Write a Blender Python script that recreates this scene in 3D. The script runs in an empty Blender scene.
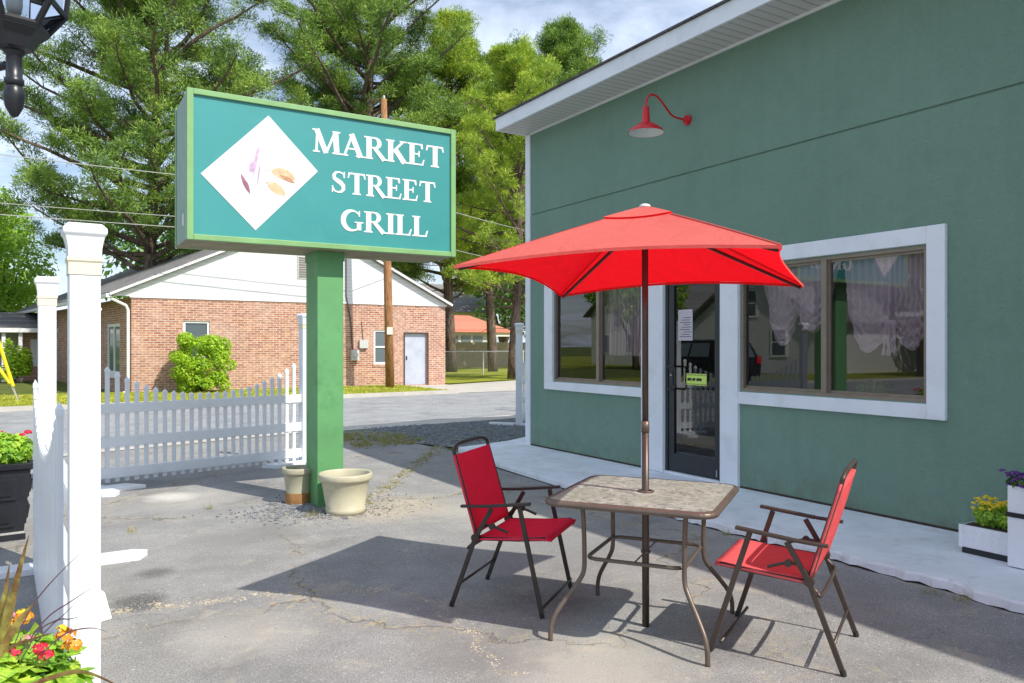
import bpy, math, random
import numpy as np
from mathutils import Vector, Matrix, Quaternion
PI = math.pi; R = math.radians
scene = bpy.context.scene
col = scene.collection
# world axes: X runs along the far street to the right, Y runs away from the camera along the restaurant wall.
CAM_H = 1.5
CC, CS = 0.85656, 0.51604
def cam2w(X, Y, z=0.0): return (CC*X + CS*Y, -CS*X + CC*Y, z)

# ------------------------------------------------------------------ materials
class NT:
    def __init__(s, name):
        s.m = bpy.data.materials.new(name); s.m.use_nodes = True
        s.t = s.m.node_tree; s.t.nodes.clear()
        s.out = s.t.nodes.new('ShaderNodeOutputMaterial')
    def n(s, typ, ins=None, **props):
        nd = s.t.nodes.new('ShaderNode'+typ)
        for k, v in props.items(): setattr(nd, k, v)
        for k, v in (ins or {}).items():
            sock = nd.inputs[k]
            if isinstance(v, bpy.types.NodeSocket): s.t.links.new(v, sock)
            else: sock.default_value = v
        return nd
    def coord(s, kind='Object', scale=(1,1,1), rot=(0,0,0), loc=(0,0,0)):
        tc = s.n('TexCoord')
        return s.n('Mapping', {'Vector': tc.outputs[kind], 'Scale': scale, 'Rotation': rot, 'Location': loc}).outputs[0]
    def noise(s, vec, scale, detail=4, rough=.55, dist=0):
        return s.n('TexNoise', {'Vector': vec, 'Scale': scale, 'Detail': detail, 'Roughness': rough, 'Distortion': dist}).outputs[0]
    def ramp(s, fac, stops, interp='LINEAR'):
        r = s.n('ValToRGB', {'Fac': fac}); cr = r.color_ramp; cr.interpolation = interp
        while len(cr.elements) > 1: cr.elements.remove(cr.elements[-1])
        cr.elements[0].position = stops[0][0]; cr.elements[0].color = c4(stops[0][1])
        for p, c in stops[1:]:
            e = cr.elements.new(p); e.color = c4(c)
        return r.outputs[0]
    def mix(s, fac, a, b, mode='MIX'):
        m = s.n('Mix', data_type='RGBA', blend_type=mode)
        for i, v in ((0, fac), (6, a), (7, b)):
            if isinstance(v, bpy.types.NodeSocket): s.t.links.new(v, m.inputs[i])
            else: m.inputs[i].default_value = v if i == 0 else c4(v)
        return m.outputs[2]
    def math(s, op, a, b=0, c=0):
        m = s.n('Math', operation=op)
        for i, v in enumerate((a, b, c)):
            if isinstance(v, bpy.types.NodeSocket): s.t.links.new(v, m.inputs[i])
            else: m.inputs[i].default_value = v
        return m.outputs[0]
    def bump(s, h, strength=.3, dist=.01, normal=None):
        ins = {'Height': h, 'Strength': strength, 'Distance': dist}
        if normal is not None: ins['Normal'] = normal
        return s.n('Bump', ins).outputs[0]
    def pbr(s, color, rough=.6, metal=0, normal=None, spec=None, **extra):
        ins = {'Base Color': color if isinstance(color, bpy.types.NodeSocket) else c4(color), 'Roughness': rough, 'Metallic': metal}
        if normal is not None: ins['Normal'] = normal
        if spec is not None: ins['Specular IOR Level'] = spec
        ins.update(extra)
        b = s.n('BsdfPrincipled', ins)
        s.t.links.new(b.outputs[0], s.out.inputs[0]); return s.m
    def surf(s, sock):
        s.t.links.new(sock, s.out.inputs[0]); return s.m
def c4(c):
    if isinstance(c, (int, float)): c = (c, c, c)
    return (c[0], c[1], c[2], 1.0)

def paint(name, color, rough=.5, var=.12, nscale=3.0, bump=.1, bscale=60, spec=None, metal=0, dirt=None, dirt_amt=.35):
    k = NT(name); v = k.coord()
    n = k.noise(v, nscale, 5)
    dark = tuple(x*(1-var) for x in color); lite = tuple(min(1, x*(1+var)) for x in color)
    c = k.ramp(n, [(.3, dark), (.7, lite)])
    if dirt:
        d = k.noise(v, nscale*2.3, 8, .7)
        c = k.mix(k.math('MULTIPLY', k.ramp(d, [(.52, 0), (.72, 1)]), dirt_amt), c, dirt)
    b = k.bump(k.noise(v, bscale, 3), bump, .004)
    return k.pbr(c, rough, metal, b, spec)

M = {}
M['trim'] = paint('trim_white', (.80,.83,.88), .55, .05, 2, .5, 25, dirt=(.52,.54,.56), dirt_amt=.35)
M['slab'] = paint('painted_concrete', (.77,.81,.86), .7, .10, 2.5, 1.0, 22, dirt=(.48,.49,.50), dirt_amt=.55)
M['vinyl'] = paint('white_vinyl', (.82,.85,.89), .35, .03, 2, .04, 20, dirt=(.62,.62,.58), dirt_amt=.35)
M['cream'] = paint('cream_cap', (.80,.74,.58), .4, .04, 4, .02)
M['bronze'] = paint('bronze_metal', (.085,.062,.05), .38, .15, 8, .05, 90, metal=.35)
M['darkmetal'] = paint('dark_chair_metal', (.045,.038,.035), .4, .2, 10, .05, 90, metal=.2)
M['tan_metal'] = paint('table_frame_metal', (.15,.115,.09), .42, .15, 10, .05, 90, metal=.35)
M['black'] = paint('black_metal', (.018,.020,.026), .35, .2, 8, .08, 70)
M['alu'] = paint('aluminium_frame', (.27,.22,.175), .42, .12, 6, .05, metal=.4)
M['dooralu'] = paint('dark_door_frame', (.022,.026,.03), .4, .15, 6, .04)
M['steel'] = paint('steel', (.5,.5,.5), .3, .1, 6, .04, metal=.9)
M['red_enamel'] = paint('red_enamel', (.62,.012,.02), .25, .1, 6, .03)
M['white_enamel'] = paint('white_enamel', (.8,.8,.78), .35, .03)
M['pot'] = paint('beige_plastic', (.52,.49,.35), .5, .06, 5, .08, dirt=(.30,.26,.17), dirt_amt=.3)
M['pot_weathered'] = paint('weathered_pot', (.44,.42,.30), .6, .1, 6, .1, dirt=(.25,.15,.05), dirt_amt=.5)
M['rust'] = paint('rust_stain', (.30,.15,.05), .8, .25, 20, .2)
M['soil'] = paint('soil', (.05,.035,.025), .95, .3, 30, .8, 60)
M['bark'] = None
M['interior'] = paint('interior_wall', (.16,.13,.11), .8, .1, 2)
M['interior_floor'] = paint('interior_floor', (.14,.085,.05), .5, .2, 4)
M['paper'] = paint('paper', (.55,.50,.55), .7, .05)
M['lime'] = paint('lime_label', (.62,.80,.16), .5, .03)
M['ink'] = paint('ink', (.02,.02,.02), .6, .05)
M['teal'] = paint('sign_teal_panel', (.052,.30,.295), .35, .07, 1.2, .02, 30, dirt=(.10,.40,.38), dirt_amt=.25)
M['signframe'] = paint('sign_frame_green', (.22,.42,.17), .5, .1, 5, .08)
M['signside'] = paint('sign_side_green', (.26,.37,.32), .5, .12, 5, .06, dirt=(.35,.45,.35), dirt_amt=.3)
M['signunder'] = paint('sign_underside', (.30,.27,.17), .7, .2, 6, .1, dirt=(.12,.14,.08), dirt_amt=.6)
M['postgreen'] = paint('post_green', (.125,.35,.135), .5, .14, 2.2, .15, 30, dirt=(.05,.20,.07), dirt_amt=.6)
M['white'] = paint('white_face', (.82,.82,.82), .5, .01)
M['picture'] = paint('picture_white', (.82,.81,.81), .4, .01)
M['almond'] = paint('almond_print', (.72,.50,.30), .5, .25, 20, 0)
M['almond_dark'] = paint('almond_print_dark', (.52,.27,.15), .5, .25, 20, 0)
M['mauve'] = paint('mauve_print', (.58,.42,.58), .5, .3, 25, 0)
M['plum'] = paint('plum_print', (.34,.14,.19), .5, .3, 25, 0)
M['faint'] = paint('faint_print', (.66,.60,.70), .5, .1, 25, 0)
M['yellow_plastic'] = paint('yellow_plastic', (.80,.68,.02), .4, .05)
M['wire'] = paint('wire', (.42,.42,.40), .5, .1)
M['pale_wall'] = paint('pale_siding_far', (.60,.62,.62), .7, .05)
M['tan_wood'] = paint('board_fence_tan', (.42,.34,.22), .8, .2, 8)
M['concrete'] = paint('concrete', (.50,.47,.42), .85, .12, 2, .4, 30, dirt=(.3,.27,.22), dirt_amt=.4)
M['stone'] = paint('gravel_stone', (.20,.21,.23), .85, .45, 9, .3)
M['stone_pale'] = paint('pale_gravel_stone', (.42,.39,.33), .85, .35, 9, .3)
M['rubber'] = paint('rubber', (.02,.02,.02), .8, .1)
M['carblack'] = paint('car_paint_black', (.012,.012,.015), .18, .1)
M['utility'] = paint('utility_grey', (.55,.56,.55), .5, .06)

def stucco():
    k = NT('green_stucco'); v = k.coord()
    big = k.noise(v, .7, 5); fine = k.noise(v, 90, 4, .7); mid = k.noise(v, 9, 6, .65)
    c = k.ramp(big, [(.3, (.218,.350,.272)), (.7, (.252,.395,.312))])
    c = k.mix(k.ramp(fine, [(.35, .0), (.7, .35)]), c, (.125,.225,.18))
    c = k.mix(k.ramp(mid, [(.45, 0), (.72, .32)]), c, (.25,.39,.32)); c = k.mix(k.ramp(k.noise(v, 2.6, 8, .7), [(.50, 0), (.68, .30)]), c, (.165,.275,.22))
    # faint vertical weathering streaks
    st = k.noise(k.coord(scale=(1, 3.0, .25)), 2.0, 5)
    c = k.mix(k.ramp(st, [(.5, 0), (.8, .25)]), c, (.155,.27,.21))
    tc = k.n('TexCoord'); z = k.n('SeparateXYZ', {0: tc.outputs['Object']}).outputs[2]
    sp_ = k.math('MULTIPLY', k.ramp(z, [(.06, 1), (.42, 0)]), k.ramp(k.noise(v, 6, 7, .7), [(.40, 0), (.62, .7)]))
    c = k.mix(sp_, c, (.20,.22,.17))
    b = k.bump(fine, .9, .012); b = k.bump(k.noise(v, 34, 5, .7), .7, .022, b); b = k.bump(mid, .45, .035, b)
    return k.pbr(c, .85, 0, b, .25)
M['stucco'] = stucco()

def asphalt(name='asphalt_lot', base=.325, cracks=True, tint=(1.0,.985,.96)):
    k = NT(name); v = k.coord()
    grit = k.noise(v, 140, 3, .7); fine = k.noise(v, 38, 5, .7); mid = k.noise(v, 1.7, 7, .62); big = k.noise(v, .45, 4, .55)
    t = lambda f: tuple(f*x for x in tint)
    c = k.ramp(mid, [(.30, t(base*.66)), (.5, t(base)), (.70, t(base*1.30))])
    c = k.mix(k.ramp(big, [(.42, 0), (.62, .5)]), c, t(base*1.22))
    vor = k.n('TexVoronoi', {'Vector': v, 'Scale': 75.0}, feature='F1').outputs['Distance']
    g2 = k.noise(v, 70, 4, .75); c = k.mix(k.ramp(g2, [(.38, .6), (.50, 0)]), c, t(base*.55)); c = k.mix(k.ramp(grit, [(.42, .7), (.52, 0)]), c, t(base*.42))
    st = k.noise(v, 4.5, 8, .72); c = k.mix(k.ramp(st, [(.54, 0), (.66, .35)]), c, t(base*.6)); c = k.mix(k.ramp(k.noise(v, 3.1, 8, .7, .4), [(.56, 0), (.68, .4)]), c, (.52,.46,.36))
    c = k.mix(k.ramp(fine, [(.58, 0), (.68, .6)]), c, t(base*1.9))
    c = k.mix(k.ramp(vor, [(.10, .45), (.22, 0)]), c, (.55,.52,.47))
    if cracks:
        wv = k.n('VectorMath', {0: v, 1: k.n('VectorMath', {0: k.n('TexNoise', {'Vector': v, 'Scale': 1.3, 'Detail': 8.0, 'Roughness': .6}).outputs[1], 'Scale': 1.3}, operation='SCALE').outputs[0]}, operation='ADD').outputs[0]
        e = k.n('TexVoronoi', {'Vector': wv, 'Scale': .36}, feature='DISTANCE_TO_EDGE').outputs['Distance']
        mask = k.ramp(k.noise(v, .9, 3), [(.42, 0), (.52, 1)])
        line = k.math('MULTIPLY', k.ramp(e, [(.0, .75), (.002, .6), (.005, 0)]), mask)
        halo = k.math('MULTIPLY', k.math('MULTIPLY', k.ramp(e, [(.0, 1), (.06, 0)]), mask), k.ramp(k.noise(v, 16, 6, .75), [(.50, 0), (.60, .9)]))
        c = k.mix(halo, c, (.47,.38,.22))
        c = k.mix(k.math('MULTIPLY', line, .7), c, (.15,.12,.085))
        for (sx, sy, sr, scol, sa) in ((1.08,8.34,.30,(.66,.63,.58),.9),(2.75,6.75,.75,(.58,.50,.38),.55),(1.2,8.1,.7,(.50,.46,.40),.4),(2.2,2.9,.6,(.52,.48,.41),.5),(.47,5.02,.20,(.06,.06,.06),.75),(.64,5.62,.16,(.09,.09,.09),.6),(1.9,3.4,.5,(.20,.19,.18),.4),(3.2,4.6,.9,(.20,.20,.20),.45),(1.4,6.3,.5,(.22,.21,.20),.5),(.9,4.2,.45,(.54,.50,.44),.4),(3.5,6.1,.7,(.54,.50,.42),.4)):
            dv = k.n('VectorMath', {0: k.n('VectorMath', {0: v, 1: k.n('VectorMath', {0: k.n('TexNoise', {'Vector': v, 'Scale': 3.5, 'Detail': 8.0, 'Roughness': .7}).outputs[1], 'Scale': sr*1.1}, operation='SCALE').outputs[0]}, operation='ADD').outputs[0], 1: (sx+sr*.55, sy+sr*.55, sr*.55)}, operation='DISTANCE').outputs['Value']
            c = k.mix(k.math('MULTIPLY', k.ramp(dv, [(sr*.35, 1), (sr*1.0, 0)]), sa), c, scol)
        e2 = k.n('TexVoronoi', {'Vector': wv, 'Scale': 1.9}, feature='DISTANCE_TO_EDGE').outputs['Distance']
        l2 = k.math('MULTIPLY', k.ramp(e2, [(.0, .75), (.012, 0)]), k.ramp(k.noise(v, .6, 3), [(.52, 0), (.6, 1)]))
        c = k.mix(l2, c, t(base*.45))
        hs = k.math('ADD', k.math('MULTIPLY', grit, .5), k.math('MULTIPLY', line, -1.5))
    else: hs = k.math('MULTIPLY', grit, .5)
    b = k.bump(hs, .8, .008); b = k.bump(mid, .25, .03, b)
    return k.pbr(c, .9, 0, b, .2)
M['lot'] = asphalt()
M['patch'] = asphalt('asphalt_patch', .17, False, (1,1,1))
M['road'] = asphalt('asphalt_road', .36, False, (.96,.98,1.0))

def grass_mat(name, a, b_, dry):
    k = NT(name); v = k.coord()
    n = k.noise(v, 1.2, 6, .6); f = k.noise(v, 30, 4, .7)
    c = k.ramp(n, [(.3, a), (.55, b_), (.75, dry)])
    c = k.mix(k.ramp(f, [(.4, .5), (.6, 0)]), c, tuple(x*.5 for x in a))
    return k.pbr(c, .9, 0, k.bump(f, .8, .03), .1)
M['lawn'] = grass_mat('lawn', (.22,.28,.03), (.36,.38,.05), (.55,.46,.12))
M['field'] = grass_mat('field', (.10,.14,.03), (.16,.19,.05), (.25,.23,.09))

def gravel_mat():
    k = NT('gravel_ground'); v = k.coord()
    vo = k.n('TexVoronoi', {'Vector': v, 'Scale': 26.0}, feature='F1')
    c = k.ramp(k.n('SeparateColor', {0: vo.outputs['Color']}).outputs[0], [(0, (.07,.085,.08)), (.5, (.15,.17,.16)), (1, (.34,.36,.34))])
    g = k.noise(v, .8, 5)
    c = k.mix(k.ramp(g, [(.5, 0), (.65, .7)]), c, (.14,.17,.06))
    return k.pbr(c, .9, 0, k.bump(vo.outputs['Distance'], -1.0, .03), .2)
M['gravel'] = gravel_mat()

def brick_mat():
    k = NT('red_brick'); tc = k.n('TexCoord'); s = k.n('SeparateXYZ', {0: tc.outputs['Object']})
    hx = k.math('ADD', s.outputs[0], s.outputs[1])
    v = k.n('CombineXYZ', {0: hx, 1: s.outputs[2]}).outputs[0]
    br = k.n('TexBrick', {'Vector': v, 'Color1': c4((.34,.13,.08)), 'Color2': c4((.62,.32,.19)), 'Mortar': c4((.66,.58,.50)), 'Scale': 1.0, 'Mortar Size': .011, 'Mortar Smooth': .2, 'Bias': -.1, 'Brick Width': .215, 'Row Height': .075})
    c = k.mix(k.ramp(k.noise(v, .9, 5), [(.45, 0), (.7, .45)]), br.outputs[0], (.66,.50,.42))
    c = k.mix(k.ramp(k.noise(v, 7, 3), [(.4, .35), (.6, 0)]), c, (.30,.13,.09))
    return k.pbr(c, .88, 0, k.bump(br.outputs['Fac'], -.6, .01), .2)
M['brick'] = brick_mat()

def siding_mat():
    k = NT('white_lap_siding'); tc = k.n('TexCoord'); s = k.n('SeparateXYZ', {0: tc.outputs['Object']})
    fr = k.math('FRACT', k.math('MULTIPLY', s.outputs[2], 7.5))
    c = k.ramp(fr, [(0, (.38,.40,.43)), (.10, (.72,.73,.74)), (1, (.80,.80,.80))])
    return k.pbr(c, .5, 0, k.bump(fr, .5, .02), .3)
M['siding'] = siding_mat()

def soffit_mat():
    k = NT('soffit_panel'); tc = k.n('TexCoord'); s = k.n('SeparateXYZ', {0: tc.outputs['Object']})
    fr = k.math('FRACT', k.math('MULTIPLY', s.outputs[1], 9.0))
    c = k.ramp(fr, [(0, (.36,.36,.35)), (.12, (.62,.62,.60)), (.85, (.66,.66,.64)), (1, (.38,.38,.37))])
    return k.pbr(c, .5, 0, k.bump(fr, .5, .01), .3)
M['soffit'] = soffit_mat()

def shingle_mat(name, a, b_):
    k = NT(name); tc = k.n('TexCoord'); s = k.n('SeparateXYZ', {0: tc.outputs['Object']})
    v = k.n('CombineXYZ', {0: s.outputs[1], 1: k.math('MULTIPLY', s.outputs[2], 2.2)}).outputs[0]
    br = k.n('TexBrick', {'Vector': v, 'Color1': c4(a), 'Color2': c4(b_), 'Mortar': c4(tuple(x*.5 for x in a)), 'Scale': 1.0, 'Mortar Size': .008, 'Brick Width': .33, 'Row Height': .28})
    c = k.mix(k.ramp(k.noise(tc.outputs['Object'], 20, 3), [(.4, .4), (.6, 0)]), br.outputs[0], tuple(x*.6 for x in a))
    return k.pbr(c, .95, 0, None, .1)
M['shingle'] = shingle_mat('grey_shingles', (.20,.195,.19), (.30,.29,.28))
M['shingle_dark'] = shingle_mat('dark_shingles', (.10,.10,.10), (.16,.155,.15))
M['red_roof'] = shingle_mat('red_roof_shingles', (.62,.20,.13), (.72,.28,.19))

def glass_mat(name, tint=(.80,.82,.80), ior=1.9, rough=0.0):
    k = NT(name)
    tr = k.n('BsdfTransparent', {'Color': c4(tint)}); gl = k.n('BsdfGlossy', {'Color': c4((.95,.97,1.0)), 'Roughness': rough})
    fr = k.n('Fresnel', {'IOR': ior})
    mx = k.n('MixShader', {0: fr.outputs[0], 1: tr.outputs[0], 2: gl.outputs[0]})
    return k.surf(mx.outputs[0])
M['glass'] = glass_mat('window_glass', (.96,.96,.96), 1.9)
M['glass_far'] = None
k = NT('far_pane'); M['glass_far'] = k.pbr((.12,.15,.17), .08, 0, None, .8)
M['lantern_glass'] = glass_mat('lantern_glass', (.75,.80,.85), 1.5)

def tabletop_mat():
    k = NT('pebbled_table_glass'); v = k.coord()
    n = k.noise(v, 30, 8, .75, .4); n2 = k.noise(v, 110, 4, .7); n3 = k.noise(v, 3.0, 3)
    c = k.ramp(n, [(.36, (.13,.13,.10)), (.47, (.31,.315,.275)), (.60, (.56,.57,.52))])
    c = k.mix(k.ramp(n2, [(.55, 0), (.66, .6)]), c, (.16,.15,.10))
    c = k.mix(k.ramp(n3, [(.42, 0), (.62, .55)]), c, (.30,.33,.24))
    return k.pbr(c, .32, 0, k.bump(n, .35, .006), .5)
M['tabletop'] = tabletop_mat()

def fabric(name, outer, trans, under=None, weave=900, wt=.45):
    k = NT(name); v = k.coord()
    n = k.noise(v, 5, 4)
    o = k.ramp(n, [(.3, tuple(x*.94 for x in outer)), (.7, outer)])
    if under is not None:
        g = k.n('NewGeometry'); o = k.mix(g.outputs['Backfacing'], o, under)
    b = k.bump(k.noise(v, 350, 2), .15, .001); b = k.bump(k.noise(v, 6, 5, .6, 1.0), .55, .025, b)
    d = k.n('BsdfDiffuse', {'Color': o, 'Normal': b}); t = k.n('BsdfTranslucent', {'Color': c4(trans), 'Normal': b})
    gl = k.n('BsdfGlossy', {'Color': c4(.9), 'Roughness': .45, 'Normal': b})
    m = k.n('MixShader', {0: wt, 1: d.outputs[0], 2: t.outputs[0]})
    m2 = k.n('MixShader', {0: .025, 1: m.outputs[0], 2: gl.outputs[0]})
    return k.surf(m2.outputs[0])
M['canopy'] = fabric('umbrella_fabric', (.93,.24,.20), (1.0,.004,.012), (.95,.01,.018), wt=.5)  # top side paler than underside: washed-out sunlight is put into the cloth colour
M['canopy_seam'] = fabric('canopy_seam_fabric', (.70,.10,.09), (.6,.01,.01), None, wt=.2)
M['sling'] = fabric('chair_sling_red', (.95,.15,.16), (.95,.04,.06), None, wt=.28)
M['sling_deep'] = fabric('chair_sling_deep_red', (.98,.035,.10), (.98,.02,.08), None, wt=.30)
def curtain():
    k = NT('sheer_curtain')
    d = k.n('BsdfDiffuse', {'Color': c4((.90,.78,.86))}); t = k.n('BsdfTranslucent', {'Color': c4((.80,.68,.78))})
    m = k.n('MixShader', {0: .15, 1: d.outputs[0], 2: t.outputs[0]})
    tr = k.n('BsdfTransparent', {'Color': c4(.95)})
    lw = k.n('LayerWeight', {'Blend': .35})
    f = k.math('SUBTRACT', .20, k.math('MULTIPLY', lw.outputs['Facing'], .19))
    return k.surf(k.n('MixShader', {0: f, 1: m.outputs[0], 2: tr.outputs[0]}).outputs[0])
M['curtain'] = curtain()

def foliage(name, a, b_, c_, scale=.5, trans=.35):
    k = NT(name); v = k.coord()
    n = k.noise(v, scale, 4, .6); n2 = k.noise(v, scale*9, 3, .6)
    c = k.ramp(n, [(.32, a), (.5, b_), (.70, c_)])
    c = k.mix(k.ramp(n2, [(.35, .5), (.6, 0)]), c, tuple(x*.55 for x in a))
    c = k.mix(k.ramp(k.noise(v, scale*3.2, 3, .6), [(.52, 0), (.66, .6)]), c, tuple(min(1,x*1.35) for x in c_))  # random bright patches painted in for sunlit leaf and needle tips
    d = k.n('BsdfDiffuse', {'Color': c}); t = k.n('BsdfTranslucent', {'Color': k.mix(.35, c, c_)})
    g = k.n('BsdfGlossy', {'Color': c4(.8), 'Roughness': .45})
    m = k.n('MixShader', {0: trans, 1: d.outputs[0], 2: t.outputs[0]})
    return k.surf(k.n('MixShader', {0: .03, 1: m.outputs[0], 2: g.outputs[0]}).outputs[0])
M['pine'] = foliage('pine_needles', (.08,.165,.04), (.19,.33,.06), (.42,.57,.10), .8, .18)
M['pine_lit'] = foliage('pine_needles_bright', (.13,.26,.035), (.33,.50,.05), (.68,.78,.10), .8, .26)  # lighter copy of the pine needles, sunlit look put into the colour
M['pine_dark'] = foliage('pine_needles_far', (.13,.22,.06), (.23,.36,.07), (.40,.52,.10), .6)  # needle tones of the distant left pine, lower in contrast
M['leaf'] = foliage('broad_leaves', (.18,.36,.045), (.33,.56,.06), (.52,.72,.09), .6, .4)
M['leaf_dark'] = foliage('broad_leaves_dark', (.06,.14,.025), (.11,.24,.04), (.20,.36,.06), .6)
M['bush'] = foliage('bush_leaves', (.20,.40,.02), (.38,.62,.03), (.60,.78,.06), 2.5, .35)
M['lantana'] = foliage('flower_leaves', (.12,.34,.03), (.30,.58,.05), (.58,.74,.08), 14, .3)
M['weed'] = foliage('weed_grass', (.20,.24,.05), (.36,.34,.10), (.55,.46,.20), 6, .3)
M['lawnblade'] = foliage('lawn_blades', (.34,.42,.04), (.50,.55,.05), (.70,.64,.14), .8, .3)
M['spike'] = foliage('spike_leaves', (.16,.05,.04), (.28,.14,.05), (.45,.40,.10), 7, .3)
M['plume'] = paint('dark_grass_blade', (.14,.07,.09), .6, .2)
M['fl_red'] = paint('red_petals', (.75,.02,.06), .6, .25, 60)
M['fl_orange'] = paint('orange_petals', (.90,.30,.02), .6, .3, 60)
M['fl_yellow'] = paint('yellow_petals', (.92,.70,.03), .6, .15, 60)
M['fl_pink'] = paint('pink_petals', (.80,.30,.40), .6, .25, 60)
M['fl_purple'] = paint('purple_petals', (.16,.04,.28), .6, .4, 60)
def bark(name, a, b_, sc=1):
    k = NT(name); v = k.coord(scale=(1,1,.18))
    n = k.noise(v, 14*sc, 6, .65)
    return k.pbr(k.ramp(n, [(.35, a), (.65, b_)]), .95, 0, k.bump(n, .9, .03), .1)
M['bark'] = bark('pine_bark', (.07,.052,.042), (.25,.19,.15))
M['polewood'] = bark('utility_pole_wood', (.22,.10,.045), (.48,.26,.13), 1.5)

# ------------------------------------------------------------------ mesh builder
class MB:
    def __init__(s): s.v = []; s.f = []; s.mi = []; s.cur = 0
    def add(s, vs, fs):
        o = len(s.v); s.v += [tuple(p) for p in vs]; s.f += [tuple(i+o for i in f) for f in fs]; s.mi += [s.cur]*len(fs); return s
    def box(s, x0, x1, y0, y1, z0, z1):
        return s.add([(x0,y0,z0),(x1,y0,z0),(x1,y1,z0),(x0,y1,z0),(x0,y0,z1),(x1,y0,z1),(x1,y1,z1),(x0,y1,z1)],
                     [(0,3,2,1),(4,5,6,7),(0,1,5,4),(1,2,6,5),(2,3,7,6),(3,0,4,7)])
    def obox(s, c, half, rz=0, rot=None):
        m = rot if rot is not None else Matrix.Rotation(rz, 3, 'Z')
        vs = []
        for dz in (-1,1):
            for dx, dy in ((-1,-1),(1,-1),(1,1),(-1,1)):
                vs.append(Vector(c) + m @ Vector((dx*half[0], dy*half[1], dz*half[2])))
        return s.add(vs, [(0,3,2,1),(4,5,6,7),(0,1,5,4),(1,2,6,5),(2,3,7,6),(3,0,4,7)])
    def beam(s, a, b, w, h, up=(0,0,1)):
        a = Vector(a); b = Vector(b); d = (b-a); L = d.length; d.normalize()
        u = Vector(up)
        if abs(d.dot(u)) > .97: u = Vector((1,0,0))
        x = d.cross(u).normalized(); y = x.cross(d).normalized()
        vs = []
        for p in (a, b):
            for i, j in ((-1,-1),(1,-1),(1,1),(-1,1)): vs.append(p + x*i*w/2 + y*j*h/2)
        return s.add(vs, [(3,2,1,0),(4,5,6,7),(0,1,5,4),(1,2,6,5),(2,3,7,6),(3,0,4,7)])
    def tube(s, pts, r, n=8, cap=True, closed=False):
        pts = [Vector(p) for p in pts]; k = len(pts)
        rs = r if isinstance(r, (list, tuple)) else [r]*k
        vs = []; prev = None
        for i, p in enumerate(pts):
            if closed: t = pts[(i+1) % k] - pts[i-1]
            else: t = pts[min(i+1, k-1)] - pts[max(i-1, 0)]
            t.normalize()
            if prev is None:
                a = Vector((0,0,1)) if abs(t.z) < .9 else Vector((1,0,0))
                x = t.cross(a).normalized()
            else:
                x = prev - t*prev.dot(t); x.normalize()
            prev = x; y = t.cross(x)
            for j in range(n):
                an = 2*PI*j/n; vs.append(p + (x*math.cos(an) + y*math.sin(an))*rs[i])
        fs = []
        for i in range(k if closed else k-1):
            i2 = (i+1) % k
            for j in range(n): fs.append((i*n+j, i*n+(j+1) % n, i2*n+(j+1) % n, i2*n+j))
        if cap and not closed: fs += [tuple(reversed(range(n))), tuple((k-1)*n+j for j in range(n))]
        return s.add(vs, fs)
    def lathe(s, prof, c=(0,0,0), n=28, ph=0, sq=None):
        vs = []; fs = []
        for r, z in prof:
            for j in range(n):
                a = 2*PI*j/n + ph; vs.append((c[0]+r*math.cos(a), c[1]+r*math.sin(a), c[2]+z))
        for i in range(len(prof)-1):
            for j in range(n): fs.append((i*n+j, i*n+(j+1) % n, (i+1)*n+(j+1) % n, (i+1)*n+j))
        return s.add(vs, fs)
    def disc(s, c, r, n=28, ph=0, up=True):
        f = tuple(range(n)); return s.add([(c[0]+r*math.cos(2*PI*j/n+ph), c[1]+r*math.sin(2*PI*j/n+ph), c[2]) for j in range(n)], [f if up else tuple(reversed(f))])
    def poly(s, pts): return s.add(pts, [tuple(range(len(pts)))])
    def prism(s, pts, z0, z1):
        n = len(pts)
        return s.add([(x,y,z0) for x,y in pts]+[(x,y,z1) for x,y in pts],
                     [tuple(reversed(range(n))), tuple(range(n,2*n))]+[(i,(i+1)%n,n+(i+1)%n,n+i) for i in range(n)])
    def extr(s, pts, off):   # 3-D polygon extruded along a vector
        n = len(pts); o = Vector(off); p2 = [Vector(p)+o for p in pts]
        return s.add(list(pts)+p2, [tuple(reversed(range(n))), tuple(range(n,2*n))]+[(i,(i+1)%n,n+(i+1)%n,n+i) for i in range(n)])
    def build(s, name, mat, parent=None, smooth=False, bevel=0, world=False):
        off = parent_world(parent) if (world and parent is not None) else Vector((0,0,0))
        me = bpy.data.meshes.new(name)
        me.from_pydata([(p[0]-off.x, p[1]-off.y, p[2]-off.z) for p in s.v], [], s.f)
        mats = mat if isinstance(mat, (list, tuple)) else [mat]
        for m in mats: me.materials.append(m)
        if len(mats) > 1: me.polygons.foreach_set('material_index', s.mi)
        me.update()
        if smooth:
            me.polygons.foreach_set('use_smooth', [True]*len(me.polygons))
        o = bpy.data.objects.new(name, me); col.objects.link(o)
        if parent is not None: o.parent = parent
        if bevel:
            b = o.modifiers.new('Bevel', 'BEVEL'); b.width = bevel; b.segments = 2; b.limit_method = 'ANGLE'; b.angle_limit = R(40)
        return o
def parent_world(p):
    v = Vector((0,0,0))
    while p is not None: v += p.location; p = p.parent
    return v
def tag(o, label=None, cat=None, group=None, kind=None):
    if label: o['label'] = label
    if cat: o['category'] = cat
    if group: o['group'] = group
    if kind: o['kind'] = kind
    return o
def thing(name, label, cat, loc=(0,0,0), rz=0, group=None):
    o = bpy.data.objects.new(name, None); o.empty_display_size = .2
    col.objects.link(o); o.location = loc; o.rotation_euler = (0,0,rz)
    return tag(o, label, cat, group)
def copy_tree(o, parent=None):
    c = o.copy(); col.objects.link(c)
    if parent is not None: c.parent = parent
    for ch in list(o.children): copy_tree(ch, c)
    return c
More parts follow.
